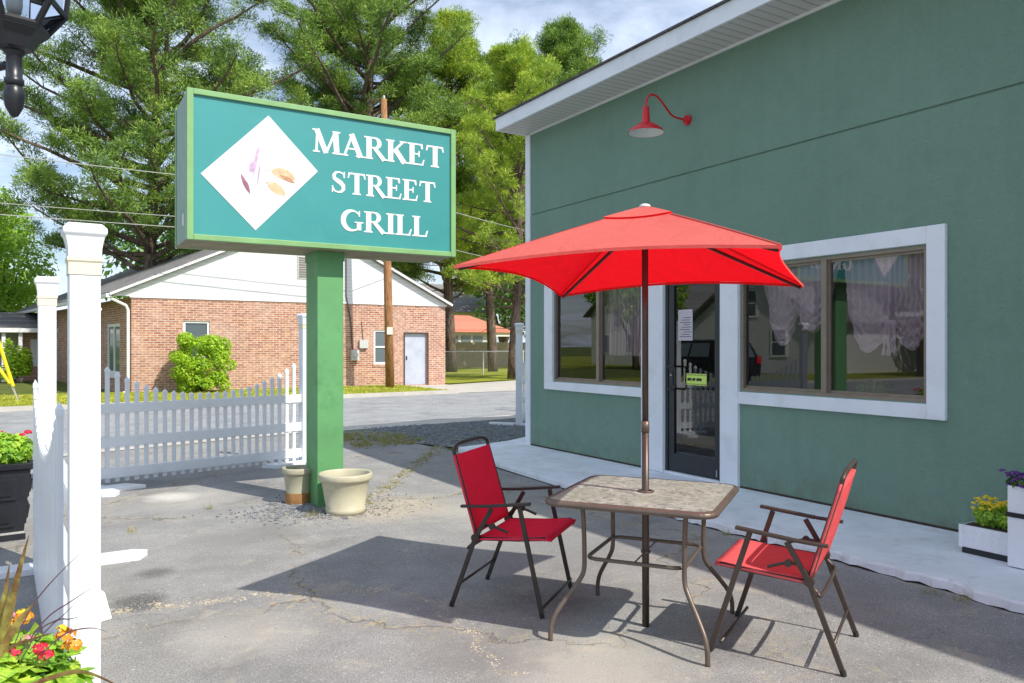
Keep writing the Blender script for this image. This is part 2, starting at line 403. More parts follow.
def smooth_path(pts, n=6):
    pts = [Vector(p) for p in pts]; out = []
    P = [pts[0]] + pts + [pts[-1]]
    for i in range(1, len(P)-2):
        for k in range(n):
            t = k/n; a, b, c, d = P[i-1], P[i], P[i+1], P[i+2]
            out.append(.5*((2*b)+(c-a)*t+(2*a-5*b+4*c-d)*t*t+(3*b-a-3*c+d)*t**3))
    out.append(pts[-1]); return out
def np_mesh(name, verts, n_per, mat, parent=None, off=None):
    """verts: (N*n_per,3) array; faces are consecutive groups of n_per vertices"""
    verts = np.asarray(verts, dtype=np.float32)
    if off is not None: verts = verts - np.array(off, dtype=np.float32)
    nf = len(verts)//n_per
    me = bpy.data.meshes.new(name)
    me.vertices.add(len(verts)); me.vertices.foreach_set('co', verts.ravel())
    me.loops.add(len(verts)); me.loops.foreach_set('vertex_index', np.arange(len(verts), dtype=np.int32))
    me.polygons.add(nf); me.polygons.foreach_set('loop_start', np.arange(0, len(verts), n_per, dtype=np.int32))
    me.update(calc_edges=True)
    me.materials.append(mat)
    o = bpy.data.objects.new(name, me); col.objects.link(o)
    if parent is not None: o.parent = parent
    return o
def unit(a): return a/np.maximum(np.linalg.norm(a, axis=-1, keepdims=True), 1e-6)

# ------------------------------------------------------------------ ground, road, lot
def sheet(name, pts, z, mat):
    m = MB(); m.poly([(x,y,z) for x,y in pts]); return tag(m.build(name, mat), kind='structure')
sheet('ground', [(-900,-900),(900,-900),(900,900),(-900,900)], -.016, M['field'])
sheet('road', [(-90,11.2-14),(-8,10.9),(-.4,12.05),(4.8,13.9),(8.8,14.25),(90,18.5),(90,27.5),(13.3,22.2),(7.4,21.65),(-.9,21.2),(-90,17)], -.004, M['road'])
sheet('parking_lot', [(-16,-9),(4.72,-9),(4.72,6.6),(4.76,8.0),(5.0,9.8),(4.9,10.9),(3.9,12.4),(3.7,13.3),(-.4,11.95),(-8,10.8),(-16,9.6)], 0.0, M['lot'])
# rough lower strip beside the lot: gravel
sheet('gravel_patch', [(4.92,10.9),(5.3,9.9),(6.0,9.9),(16,10.2),(16,14.2),(8.8,13.75),(5.6,13.5),(4.2,13.2),(3.9,12.4)], -.002+.006, M['gravel'])
m = MB(); m.box(-.1,.1,-.1,.1,0,.1)
def strip(name, pts, w, z0, z1, mat):
    m = MB()
    for (a, b) in zip(pts[:-1], pts[1:]):
        a = Vector((a[0],a[1],0)); b = Vector((b[0],b[1],0)); d = (b-a).normalized(); n = Vector((-d.y, d.x, 0))*w
        m.prism([(a.x,a.y),(b.x,b.y),(b.x+n.x,b.y+n.y),(a.x+n.x,a.y+n.y)], z0, z1)
    return tag(m.build(name, mat), kind='structure')
strip('kerb', [(-90,17.0),(-.9,21.2),(7.4,21.65),(11.3,22.0)], .18, -.01, .10, M['concrete'])
sheet('gutter', [(3.7,13.3),(4.2,13.22),(8.8,13.78),(16,14.25),(16,14.95),(8.8,14.45),(4.8,13.95),(-.4,12.25),(-8,11.1),(-8,10.78),(-.4,11.93)], .008, M['concrete'])
sheet('lawn', [(-90,17.2),(-.9,21.39),(7.4,21.84),(11.4,22.2),(11.2,27.4),(-90,27.4)], .05, M['lawn'])
sheet('driveway', [(11.35,22.05),(90,27.6),(90,36),(26,33.0),(13.4,26.9),(13.2,28.5),(11.2,26.8)], .004, M['concrete'])
sheet('yard', [(13.7,27.6),(26,33.2),(90,36.4),(90,90),(-60,90),(-60,42),(13.6,42)], .012, M['lawn'])

# painted walk slab by the restaurant, with a broken irregular edge
def slab():
    rnd = random.Random(3)
    edge = []
    y = -9.0
    while y < 6.6:
        edge.append((4.70+.02*math.sin(y*2.3)+rnd.uniform(-.022,.022)+ (.03 if 2.55<y<2.75 else 0), y)); y += rnd.uniform(.03,.10) if y > 1 else .8
    edge += [(4.66,6.65),(4.70,7.2),(4.74,8.1),(4.86,9.1),(5.0,9.75),(6.0,10.05),(6.5,10.35),(8.5,10.4),(8.5,9.4)]
    m = MB(); n = len(edge)
    top = [(x,y_,.072) for x,y_ in edge]
    edge2 = [(x-.02+rnd.uniform(-.012,.012), y_) for x,y_ in edge]
    mid = [(x-.008, y_, .055+rnd.uniform(-.008,.004)) for x,y_ in edge]
    low = [(x, y_, -.01) for x,y_ in edge2]
    inner = [(6.3,9.4,.072),(6.3,-9,.072)]
    vs = top+mid+low+inner; fs = [tuple(range(n))+(3*n,3*n+1)]
    for i in range(n-1): fs += [(i,n+i,n+i+1,i+1)]
    m.add(vs, [tuple(reversed(f)) for f in fs])
    m.cur = 1
    q1 = [(x-.010+rnd.uniform(-.008,.004), y_, .010+rnd.uniform(-.008,.008)) for x,y_ in edge]
    q2 = [(x+.01, y_, -.012) for x,y_ in edge]
    m.cur = 0; m.add(mid+q1, [(i,i+1,n+i+1,n+i) for i in range(n-1)])
    m.cur = 1; m.add(q1+q2, [(i,i+1,n+i+1,n+i) for i in range(n-1)])
    o = m.build('pavement', [M['slab'], M['soil']])
    return tag(o, kind='structure')
slab()
# dark repair spot and worn patches in the lot
def blob(name, cx, cy, rx, ry, z, mat, seed=1):
    r = random.Random(seed); pts = []
    for i in range(36):
        a = 2*PI*i/36; k = 1+.12*math.sin(3*a+seed)+.07*math.sin(7*a+2*seed)+r.uniform(-.04,.04)
        pts.append((cx+rx*k*math.cos(a), cy+ry*k*math.sin(a)))
    return sheet(name, pts, z, mat)
# ------------------------------------------------------------------ stones, weeds
def stones(name, n, fx, size, z, mat, seed, label, cat):
    r = np.random.default_rng(seed)
    base = np.array([(1,0,0),(-1,0,0),(0,1,0),(0,-1,0),(0,0,.8),(0,0,-.8)], dtype=float)
    F = [(0,2,4),(2,1,4),(1,3,4),(3,0,4),(2,0,5),(1,2,5),(3,1,5),(0,3,5)]
    pts = fx(r, n)
    s = r.uniform(.45,1.0,(n,1,3))*size*r.uniform(.6,1.3,(n,1,1)); ang = r.uniform(0,2*PI,n)
    b = base[None]*s; b = b + r.uniform(-.2,.2,(n,6,3))*s
    c_, s_ = np.cos(ang)[:,None], np.sin(ang)[:,None]
    x = b[:,:,0]*c_-b[:,:,1]*s_; y = b[:,:,0]*s_+b[:,:,1]*c_
    V_ = np.stack([x+pts[:,0:1], y+pts[:,1:2], b[:,:,2]*.8+z+size*.3], -1)
    tri = V_[:, np.array(F).ravel(), :].reshape(-1,3)
    o = np_mesh(name, tri, 3, mat); return tag(o, label, cat, kind='stuff')
def around_post(r, n):
    a = r.uniform(0,2*PI,n); d = np.abs(r.normal(0,.26,n))
    return np.stack([2.2+ (d+.05)*np.cos(a)*1.25, 7.05+(d+.05)*np.sin(a)], 1)
stones('dark_gravel', 1500, around_post, .018, 0, M['stone'], 5, 'loose dark stones scattered round the foot of the green sign post', 'gravel')
stones('pale_gravel', 900, lambda r,n: np.stack([2.45+r.normal(0,.42,n), 6.85+r.normal(0,.30,n)],1), .011, 0, M['stone_pale'], 6, 'pale small stones scattered on asphalt beside the flower pot', 'gravel')
stones('bed_gravel', 5200, lambda r,n: np.stack([4.9+r.uniform(0,1,n)**.8*5.5, 10.5+r.uniform(0,1,n)*3.0],1), .03, .0, M['stone'], 8, 'grey crushed stone filling the patch beyond the white walk', 'gravel')
stones('lot_grit', 2600, lambda r,n: np.stack([r.uniform(-.5,4.6,n), 1.6+r.uniform(0,1,n)**1.5*8],1), .006, 0, M['stone_pale'], 9, 'fine loose grit scattered over the asphalt lot', 'grit')
stones('seam_grit', 900, lambda r,n: (lambda t: np.stack([2.5+t*2.6+r.normal(0,.05,n), 6.9+t*3.6+r.normal(0,.09,n)],1))(r.uniform(0,1,n)), .014, 0, M['stone_pale'], 12, 'pale grit and stones collected along the long crack behind the pot', 'grit')

def along(path, w):
    def f(r, n):
        P_ = np.array(path, float); seg = np.linalg.norm(np.diff(P_, axis=0), axis=1); cum = np.concatenate([[0], np.cumsum(seg)]); t = r.uniform(0, cum[-1], n)
        x = np.interp(t, cum, P_[:,0]); y = np.interp(t, cum, P_[:,1]); wob = .04*np.sin(t*9)+.03*np.sin(t*23+1)
        return np.stack([x+wob+r.normal(0,w,n), y+wob*.6+r.normal(0,w,n)], 1)
    return f
M['tan_grit'] = paint('tan_grit', (.44,.38,.28), .9, .35, 9, .3)
SA = [(.27,4.8),(.40,4.93),(.82,4.82),(1.25,4.72),(1.48,4.62),(1.75,4.45)]
SB = [(1.85,4.35),(1.95,4.0),(1.87,3.52),(1.83,3.36),(1.86,3.12),(1.86,3.0)]
SD = [(3.10,1.95),(3.26,1.98),(3.38,1.86),(3.58,1.84)]
stones('crack_grit', 500, along(SA, .030), .010, -.003, M['tan_grit'], 31, 'dry tan debris collected in the crack running left from the umbrella shadow', 'debris')
stones('crack_grit', 420, along(SB, .016), .008, -.003, M['tan_grit'], 32, 'dry tan debris in the crack running toward the camera before the left chair', 'debris')
stones('crack_grit', 260, along(SD, .012), .008, -.003, M['tan_grit'], 33, 'dry tan debris in the short crack near the lower right corner', 'debris')
stones('dark_gravel', 500, lambda r,n: np.stack([.47+r.normal(0,.055,n), 5.02+r.normal(0,.075,n)],1), .009, -.003, M['patch'], 34, 'dark crumbled asphalt spot beside the white fence foot', 'gravel')

def blades(pts, r, n_each, L, w, spread=.5, up=1.0):
    pts = np.asarray(pts, float); N = len(pts)*n_each
    c = np.repeat(pts, n_each, 0)
    d = unit(np.stack([r.normal(0,spread,N), r.normal(0,spread,N), np.abs(r.normal(up,.3,N))],-1))
    l = L*r.uniform(.4,1.0,(N,1)); s = unit(np.cross(d, r.normal(0,1,(N,3))))*w
    c = c + np.stack([r.normal(0,L*.25,N), r.normal(0,L*.25,N), np.zeros(N)],-1)
    return np.stack([c-s, c+s, c+d*l], 1).reshape(-1,3)
r = np.random.default_rng(21)
t = r.uniform(0,1,150)
seam = np.stack([2.6+t*2.5+r.normal(0,.05,150), 7.0+t*3.5+r.normal(0,.06,150), np.zeros(150)],1)
edge_g = np.stack([3.9+r.uniform(0,1,200)*1.2, 12.6-r.uniform(0,1,200)*1.7+r.normal(0,.12,200), np.zeros(200)],1)
few = np.array([(1.30,7.55,0),(.60,6.95,0),(2.05,6.8,0),(2.0,6.75,0),(4.6,2.7,0),(4.63,3.6,0),(4.62,2.55,0),(4.64,4.4,0)])
vs = np.concatenate([blades(seam, r, 7, .05, .003), blades(edge_g, r, 14, .09, .004), blades(few, r, 26, .10, .002)])
tag(np_mesh('weeds', vs, 3, M['weed']), 'dry grass and weeds growing in the cracks of the lot', 'weeds', kind='stuff')
gp = np.stack([r.uniform(-2.5,11.3,2600), np.zeros(2600), np.full(2600,.05)],1); gp[:,1] = 22.0+r.uniform(0,1,2600)*4.9
tag(np_mesh('lawn_grass', blades(gp, r, 10, .07, .012, .8), 3, M['lawnblade']), 'short yellow green grass along the far kerb below the brick building', 'grass', kind='stuff')

def leafcloud(r, centers, rad, n, size, squash=1.0, fold=.25, updir=.5):
    """n leaf quads spread over blobs (centers: list of (x,y,z,rx,ry,rz)), more at the surface"""
    C = np.array([c[:3] for c in centers], float); S = np.array([c[3:6] for c in centers], float)
    vol = S.prod(1)**(2/3); idx = r.choice(len(C), n, p=vol/vol.sum())
    d = unit(r.normal(0,1,(n,3))); rr = r.uniform(0,1,(n,1))**.33
    p = C[idx] + d*S[idx]*(.45+.55*rr)
    nrm = unit(d*1.0 + np.array([0,0,updir]) + r.normal(0,.55,(n,3)))
    a = unit(np.cross(nrm, r.normal(0,1,(n,3)))); b = np.cross(nrm, a)
    s = size*r.uniform(.55,1.2,(n,1))
    return np.stack([p-a*s, p+b*s*.55-nrm*s*.1, p+a*s, p-b*s*.55-nrm*s*.1], 1).reshape(-1,3)

# ------------------------------------------------------------------ restaurant
rest = thing('restaurant', 'green stucco restaurant with white trimmed windows and glass door on the right', 'building', (6.0,4.0,0))
WX = 6.0; WY1 = 9.53; WY0 = -9.0; ZB = .05; ZT = 4.56
WIN_R = (3.57,5.49,1.05,2.30); WIN_L = (6.99,8.83,1.02,2.28); DOOR = (5.755,6.60,.09,2.30)
def wall_boxes(m, z0, z1, holes, y0, y1, x0=WX, x1=WX+.2):
    ys = sorted({y0, y1, *[h[0] for h in holes], *[h[1] for h in holes]})
    for a, b in zip(ys[:-1], ys[1:]):
        hs = [h for h in holes if h[0] <= a+1e-6 and h[1] >= b-1e-6]
        z = z0
        for h in sorted(hs, key=lambda h: h[2]):
            if h[2] > z: m.box(x0, x1, a, b, z, h[2])
            z = h[3]
        if z < z1: m.box(x0, x1, a, b, z, z1)
m = MB(); holes = [WIN_R, WIN_L, DOOR]
def wall_grid(m):
    ys = sorted({WY0, WY1, *[h[i] for h in holes for i in (0,1)]})
    for a, b in zip(ys[:-1], ys[1:]):
        h = [h for h in holes if h[0] <= a+1e-6 and h[1] >= b-1e-6]
        segs = [(ZB, 3.376)] if not h else ([(ZB, h[0][2])] if h[0][2] > ZB+.05 else []) + [(h[0][3], 3.376)]
        for z0, z1 in segs: m.box(WX, WX+.2, a, b, z0, z1)
    m.box(WX, WX+.2, WY0, WY1, 3.394, ZT)
    m.box(WX+.014, WX+.2, WY0, WY1, 3.376, 3.394)
    m.box(WX+.2, WX+6.0, WY1-.2, WY1, ZB, ZT)         # gable end wall
    m.box(WX+5.8, WX+6.0, WY0, WY1-.2, ZB, ZT)
    m.box(WX+.2, WX+5.8, WY0, WY0+.2, ZB, ZT)
wall_grid(m)
m.build('wall', M['stucco'], rest, world=True)
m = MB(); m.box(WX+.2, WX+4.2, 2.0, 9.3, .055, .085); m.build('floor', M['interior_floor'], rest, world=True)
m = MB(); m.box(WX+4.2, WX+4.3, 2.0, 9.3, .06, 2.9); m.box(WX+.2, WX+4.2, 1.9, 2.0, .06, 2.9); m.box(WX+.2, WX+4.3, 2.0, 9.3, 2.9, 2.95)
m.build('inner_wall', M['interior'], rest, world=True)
m = MB()
for a_, b_ in ((WY0,5.50),(6.985,9.42)): m.box(WX-.004, WX+.01, a_, b_, .070, .092)
m.build('base_joint', M['soil'], rest, world=True)
# white trims: each a proud board, butted end to end
m = MB(); T = .035
def trim_piece(y0,y1,z0,z1,t=T): m.box(WX-t, WX+.03, y0, y1, z0, z1)
trim_piece(3.41,3.56,.92,2.45); trim_piece(3.56,5.755,2.31,2.45); trim_piece(3.56,5.505,.92,1.04)
trim_piece(5.505,5.745,.075,2.31, T+.004)
trim_piece(5.745,9.04,2.31,2.452,T-.002)
trim_piece(6.61,6.98,.075,2.31,T+.003)
trim_piece(6.98,9.04,.90,1.01); trim_piece(8.84,9.04,1.01,2.31)
m.build('window_trim', M['trim'], rest, world=True, bevel=.006)
m = MB(); m.box(WX-.02, WX+.03, 9.43, WY1+.02, .07, ZT-.005); m.box(WX+.03, WX+.12, WY1, WY1+.02, .07, ZT-.005)
m.build('corner_trim', M['trim'], rest, world=True)
m = MB(); m.box(WX-.03, WX+.25, 5.76, 6.60, .074, .10); m.build('door_sill', M['trim'], rest, world=True)
# windows
def window(y0, y1, z0, z1, mull):
    f = MB(); w = .028; x0, x1 = WX+.0, WX+.075
    f.box(x0, x1, y0, y0+w, z0, z1); f.box(x0, x1, y1-w, y1, z0, z1)
    f.box(x0, x1, y0+w, y1-w, z0, z0+w); f.box(x0, x1, y0+w, y1-w, z1-w, z1)
    f.box(x0-.008, x1-.01, mull-.028, mull+.028, z0+w, z1-w)
    f.box(x0+.02, x1-.02, mull-.045, mull-.028, z0+w, z1-w)
    for a, b in ((y0+w, mull-.045),(mull+.028, y1-w)):
        f.box(x0+.03, x0+.05, a, b, z0+w, z0+w+.025); f.box(x0+.03, x0+.05, a, b, z1-w-.025, z1-w)
    fr = f.build('window', M['alu'], rest, world=True)
    for a, b in ((y0+w, mull-.028),(mull+.028, y1-w)):
        g = MB(); x = WX+.04; g.add([(x,a,z0+w),(x,a,z1-w),(x,b,z1-w),(x,b,z0+w)], [(0,1,2,3)])
        o = g.build('pane', M['glass'], fr); o.data.transform(Matrix.Translation(-parent_world(fr)))
    return fr
window(*WIN_R[:2], *WIN_R[2:], 4.52); window(*WIN_L[:2], *WIN_L[2:], 7.85)
# glass door
def rest_door():
    y0, y1, z0, z1 = DOOR; z0 += .012
    f = MB(); x0, x1 = WX+.02, WX+.075
    f.box(x0-.02, x1, y0, y0+.035, z0, z1); f.box(x0-.02, x1, y1-.035, y1, z0, z1); f.box(x0-.02, x1, y0+.035, y1-.035, z1-.05, z1)
    d = f.build('door_frame', M['dooralu'], rest, world=True)
    f = MB(); a, b = y0+.04, y1-.04; x0 = WX+.01; x1 = WX+.05
    f.box(x0, x1, a, a+.065, z0+.01, z1-.055); f.box(x0, x1, b-.085, b, z0+.01, z1-.055)
    f.box(x0, x1, a+.065, b-.085, z0+.01, z0+.20); f.box(x0, x1, a+.065, b-.085, z1-.13, z1-.055)
    d = f.build('door', M['dooralu'], rest, world=True)
    def sub(mb, name, mat, **kw):
        o = mb.build(name, mat, d, **kw); o.data.transform(Matrix.Translation(-parent_world(d))); return o
    g = MB(); x = WX+.03; g.add([(x,a+.065,z0+.20),(x,a+.065,z1-.13),(x,b-.085,z1-.13),(x,b-.085,z0+.20)], [(0,1,2,3)])
    sub(g, 'pane', M['glass'])
    h = MB(); h.tube(smooth_path([(WX+.012,b-.055,1.27),(WX-.045,b-.06,1.27),(WX-.055,b-.16,1.26),(WX-.055,b-.17,1.15),(WX-.055,b-.16,1.03),(WX-.045,b-.06,1.02),(WX+.012,b-.055,1.02)],5), .011, 8)
    h.box(WX+.001, WX+.012, b-.075, b-.02, 1.06, 1.23); sub(h, 'handle', M['black'], smooth=False)
    h = MB(); h.tube([(WX+.0,b-.045,1.175),(WX+.012,b-.045,1.175)], .012, 12); sub(h, 'lock', M['steel'])
    p = MB(); p.box(WX+.024, WX+.027, 6.20, 6.42, 1.56, 1.90); sub(p, 'notice', M['paper'])
    p = MB()
    for i in range(9): p.box(WX+.0225, WX+.0238, 6.22+.02*(i%2), 6.395-.03*((i*7)%3), 1.60+i*.026, 1.606+i*.026)
    sub(p, 'notice_print', M['ink'])
    p = MB(); p.box(WX+.022, WX+.026, 5.99, 6.29, 1.075, 1.20); sub(p, 'label', M['lime'])
    for zz in (1.083, 1.182):
        p = MB()
        for i in range(14): p.obox((WX+.0212, 6.002+i*.021, zz+.004), (.0006,.005,.005), rot=Matrix.Rotation(R(45),3,'X'))
        sub(p, 'label_border', M['ink'])
    yy = 6.275
    for wl in (4, 3, 5):
        p = MB()
        for i in range(wl):
            p.box(WX+.0206, WX+.0216, yy-.012, yy, 1.122, 1.150); yy -= .0155
            p.box(WX+.0200, WX+.0210, yy-.002, yy+.006, 1.122+.008*(i%3), 1.154)
        yy -= .014
        sub(p, 'printed_word', M['ink'])
    h = MB(); h.box(WX-.002, WX+.008, a+.02, a+.035, z0+.03, z0+.10); sub(h, 'hinge', M['steel'])
rest_door()
# roof with fascia, drip edge, soffit
m = MB(); ex = 5.50; ez = ZT; ey = 9.58
m.box(ex, ex+.03, WY0-.2, ey, ez-.0, ez+.175); m.build('fascia', M['trim'], rest, world=True)
m = MB(); m.box(ex+.03, WX+6.5, ey-.03, ey, ez, ez+.16); m.build('end_fascia', M['trim'], rest, world=True)
m = MB(); m.box(ex+.03, WX+.3, WY0-.2, ey-.03, ez+.003, ez+.02); m.build('soffit', M['soffit'], rest, world=True)
m = MB(); m.box(WX-.02, WX, WY0, WY1-.1, ez-.022, ez+.002); m.build('soffit_trim', M['trim'], rest, world=True)
m = MB(); z2 = ez+.178
prof = [(ex-.03,z2),(ex-.03,z2+.02),(9.0,z2+.9),(12.6,z2+.02),(12.6,z2)]
m.extr([(x,WY0-.2,z) for x,z in prof], (0, ey+.04-WY0+.2, 0)); m.build('roof', M['shingle_dark'], rest, world=True)

# curtains hanging inside the right and left window
def swag(y0, y1, ztop, zl, zr, zmid, seed, x=6.14):
    """festoon: vertical gathers above, hanging folds sweeping round the bottom"""
    m = MB(); nu, nv = 60, 44; vs = []; rr = random.Random(seed); ph = rr.uniform(0,6)
    for j in range(nv+1):
        v = j/nv
        for i in range(nu+1):
            u = i/nu; dip = (1-(2*u-1)**2)**.75
            zb = zl+(zr-zl)*u; zb = zb+(zmid-zb)*dip
            pin = 1-.16*v*v*math.cos(PI*(2*u-1))**2*0
            y = y0+(y1-y0)*(.5+(u-.5)*(1-.18*v*v))
            z = ztop+(zb-ztop)*v
            amp = .016+.016*(1-dip)
            xx = x+amp*math.sin(u*46+ph+1.2*math.sin(v*2.5))*(1-.6*v*dip)+.036*v*dip*math.sin(v*v*30+ph+u*2)
            vs.append((xx, y, z))
    w = nu+1
    m.add(vs, [(j*w+i, j*w+i+1, (j+1)*w+i+1, (j+1)*w+i) for j in range(nv) for i in range(nu)]); return m
cr = thing('curtain', 'sheer lavender swag curtain gathered inside the wide right window', 'curtain', (6.2,4.4,1.3))
for (a,b,zl,zr,zm,sd) in ((3.60,3.94,1.72,1.64,1.46,1),(3.90,4.42,1.64,2.05,1.44,2),(4.46,4.98,2.0,2.10,1.62,3),(4.84,5.32,1.98,2.2,1.50,5)):
    swag(a,b,2.26,zl,zr,zm,sd,6.095+.015*(sd%3)).build('swag', M['curtain'], cr, smooth=True, world=True)
m = MB(); 
for q in range(9):
    yy = 3.90+.012*q; m.tube(smooth_path([(6.10,yy,1.72),(6.09+.01*math.sin(q),yy+.02*math.sin(q*2.1),1.60),(6.10,yy+.05*math.sin(q*1.3),1.42)],4), [.012]*9, 6)
m.build('tie_gather', M['curtain'], cr, smooth=True, world=True)
m = MB(); m.tube([(6.22,3.55,2.27),(6.22,5.5,2.27)], .012); m.build('curtain_rod', M['steel'], cr, world=True)
cl = thing('curtain', 'sheer curtain hanging in straight folds inside the left window', 'curtain', (6.25,8,1.1))
m = MB(); vs = []; nu = 120
for j in range(9):
    for i in range(nu+1):
        u = i/nu; vs.append((6.14+.028*math.sin(u*95+math.sin(j*.5))+.01*math.sin(u*23), 7.0+.9*u, 2.26-j*.11))
m.add(vs, [(j*(nu+1)+i, j*(nu+1)+i+1, (j+1)*(nu+1)+i+1, (j+1)*(nu+1)+i) for j in range(8) for i in range(nu)])
m.build('drape', M['curtain'], cl, smooth=True, world=True)
m = MB(); m.tube([(6.24,6.95,2.275),(6.24,8.85,2.275)], .012); m.build('curtain_rod', M['steel'], cl, world=True)

# oval wall plaque seen in the left window
# inside: a dining table and chairs hinted in the dark room
def booth(loc, label):
    t = thing('dining_table', label, 'table', loc)
    m = MB(); m.box(-.45,.45,-.4,.4,.72,.75); m.build('tabletop', M['interior_floor'], t)
    m = MB(); m.lathe([(.05,0.02),(.05,.72)]); m.lathe([(.28,0),(.25,.03),(.05,.05)]); m.build('pedestal', M['black'], t, smooth=True)
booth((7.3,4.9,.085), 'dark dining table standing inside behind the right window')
wp = thing('potted_plant', 'small bushy potted plant sitting low inside the right window', 'plant', (6.28,4.22,.085))
m = MB(); m.lathe([(0,0),(.10,0),(.13,.75),(.14,.80),(.12,.80)], n=20); m.build('pot_stand', M['interior_floor'], wp, smooth=True)
np_mesh('leaves', leafcloud(np.random.default_rng(77), [(6.28,4.22,1.10,.12,.18,.09)], 0, 700, .03), 4, M['leaf'], wp, (6.28,4.22,.085))
booth((7.4,7.9,.085), 'dark dining table standing inside behind the left window')

# ------------------------------------------------------------------ gooseneck wall lamp
lm = thing('wall_lamp', 'red gooseneck barn lamp mounted high on the green wall', 'lamp', (WX,6.24,3.96))
m = MB(); m.tube([(0.004,0,0),(-.03,0,0)], .055, 20); m.tube([(-.03,0,0),(-.07,0,0)], [.045,.02], 16); m.build('wall_plate', M['red_enamel'], lm, smooth=False, bevel=.004)
m = MB(); m.tube(smooth_path([(-.05,0,0),(-.16,0,.0),(-.25,0,.025),(-.36,0,.12),(-.45,0,.185),(-.54,0,.185),(-.59,0,.12),(-.60,0,.03)],7), .011, 8); m.build('arm', M['red_enamel'], lm, smooth=True)
m = MB(); m.lathe([(.0,.05),(.03,.05),(.034,.03),(.040,-.07),(.045,-.10),(.05,-.115),(.10,-.14),(.165,-.185),(.187,-.215),(.190,-.225)], (-.60,0,0), 36); sh = m.build('shade', M['red_enamel'], lm, smooth=True)
m = MB(); m.lathe([(.186,-.224),(.16,-.200),(.10,-.158),(.04,-.13),(.0,-.13)], (-.60,0,0), 36); m.build('shade_lining', M['white_enamel'], sh, smooth=True)
m = MB(); m.lathe([(0,-.20),(.02,-.195),(.032,-.175),(.030,-.155),(.015,-.13)], (-.60,0,0), 20); m.build('bulb', M['white_enamel'], sh, smooth=True)

# ------------------------------------------------------------------ sign
SX0, SX1, SY0, SY1, SZ0, SZ1 = 1.005, 3.495, 6.88, 7.58, 2.385, 3.645
sg = thing('restaurant_sign', 'green box sign reading MARKET STREET GRILL raised on a green post', 'sign', (2.29,7.19,0))
m = MB(); m.box(2.163,2.414,7.09,7.45,-.01,SZ0-.004); m.build('post', M['postgreen'], sg, world=True, bevel=.006)
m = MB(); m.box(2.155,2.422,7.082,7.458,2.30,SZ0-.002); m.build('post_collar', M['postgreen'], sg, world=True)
m = MB(); m.box(SX0+.01,SX1-.01,SY0+.05,SY1-.05,SZ0+.012,SZ1-.01); m.build('cabinet', M['signside'], sg, world=True)
m = MB(); m.box(SX0+.0,SX1-.0,SY0+.05,SY1-.05,SZ0,SZ0+.010); m.build('underside', M['signunder'], sg, world=True)
def rim(y0, y1):
    m = MB(); w = .052
    m.box(SX0,SX0+w,y0,y1,SZ0,SZ1); m.box(SX1-w,SX1,y0,y1,SZ0,SZ1); m.box(SX0+w,SX1-w,y0,y1,SZ0,SZ0+w-.005); m.box(SX0+w,SX1-w,y0,y1,SZ1-w+.005,SZ1)
    return m
rim(SY0,SY0+.05).build('frame', M['signframe'], sg, world=True, bevel=.004)
rim(SY1-.05,SY1).build('frame', M['signframe'], sg, world=True, bevel=.004)
m = MB(); m.box(SX0-.003,SX0+.009,SY0+.20,SY0+.235,SZ0+.14,SZ0+.24); m.build('side_sticker', M['white'], sg, world=True)
PY = SY0+.022
m = MB(); m.box(SX0+.05,SX1-.05,PY,PY+.02,SZ0+.045,SZ1-.045); pn = m.build('sign_panel', M['teal'], sg, world=True)
pw = parent_world(pn)
def onpanel(mb, name, mat, parent=pn, **kw):
    o = mb.build(name, mat, parent, **kw); o.data.transform(Matrix.Translation(-pw)); return o
dm = MB(); dm.extr([(1.115,PY-.001,2.944),(1.562,PY-.001,2.503),(2.11,PY-.001,3.077),(1.672,PY-.001,3.514)], (0,-.003,0))
dia = onpanel(dm, 'picture_diamond', M['picture'])
def flat_shape(pts2, y, th=.0012):
    m = MB(); m.extr([(x, y, z) for x, z in pts2], (0,-th,0)); return m
def leafshape(cx, cz, L, W, ang, n=9, sk=0):
    a = []; d = (math.cos(ang), math.sin(ang)); e = (-d[1], d[0])
    for i in range(n+1):
        t = i/n; w = W*math.sin(PI*t)**.8; a.append((t, w))
    up = [(cx+d[0]*L*(t-.5)+e[0]*w, cz+d[1]*L*(t-.5)+e[1]*w) for t, w in a]
    dn = [(cx+d[0]*L*(t-.5)-e[0]*w*.8, cz+d[1]*L*(t-.5)-e[1]*w*.8) for t, w in reversed(a[1:-1])]
    return up+dn
def print_obj(shapes, name, mat, y):
    m = MB()
    for i, s_ in enumerate(shapes): m.extr([(x, y-.0002*i, z) for x, z in s_], (0,-.0008,0))
    return onpanel(m, name, mat)
def px2panel(px, py):  # coordinates in the printed picture, measured on the diamond
    return px, py
print_obj([leafshape(1.478,2.895,.19,.020,R(115)), leafshape(1.50,2.87,.10,.012,R(105))], 'printed_sprig', M['plum'], PY-.0045)
print_obj([leafshape(1.565,3.105,.30,.016,R(80)), leafshape(1.535,3.05,.12,.032,R(70)), leafshape(1.59,3.0,.26,.007,R(82))], 'printed_sprig', M['mauve'], PY-.0045)
print_obj([leafshape(1.62,2.95,.20,.006,R(50)), leafshape(1.66,2.90,.20,.006,R(60)), leafshape(1.60,2.85,.16,.006,R(75)), leafshape(1.68,3.05,.16,.007,R(40)), leafshape(1.66,3.26,.22,.005,R(62)), leafshape(1.60,3.22,.18,.006,R(75))], 'printed_sprig', M['faint'], PY-.0045)
print_obj([leafshape(1.80,3.01,.23,.056,R(-14))], 'printed_almond', M['almond'], PY-.0045)
print_obj([leafshape(1.835,2.975,.15,.020,R(-22))], 'printed_almond_shadow', M['almond_dark'], PY-.0058)
print_obj([leafshape(1.735,2.880,.20,.048,R(-30))], 'printed_almond', M['almond'], PY-.0045)
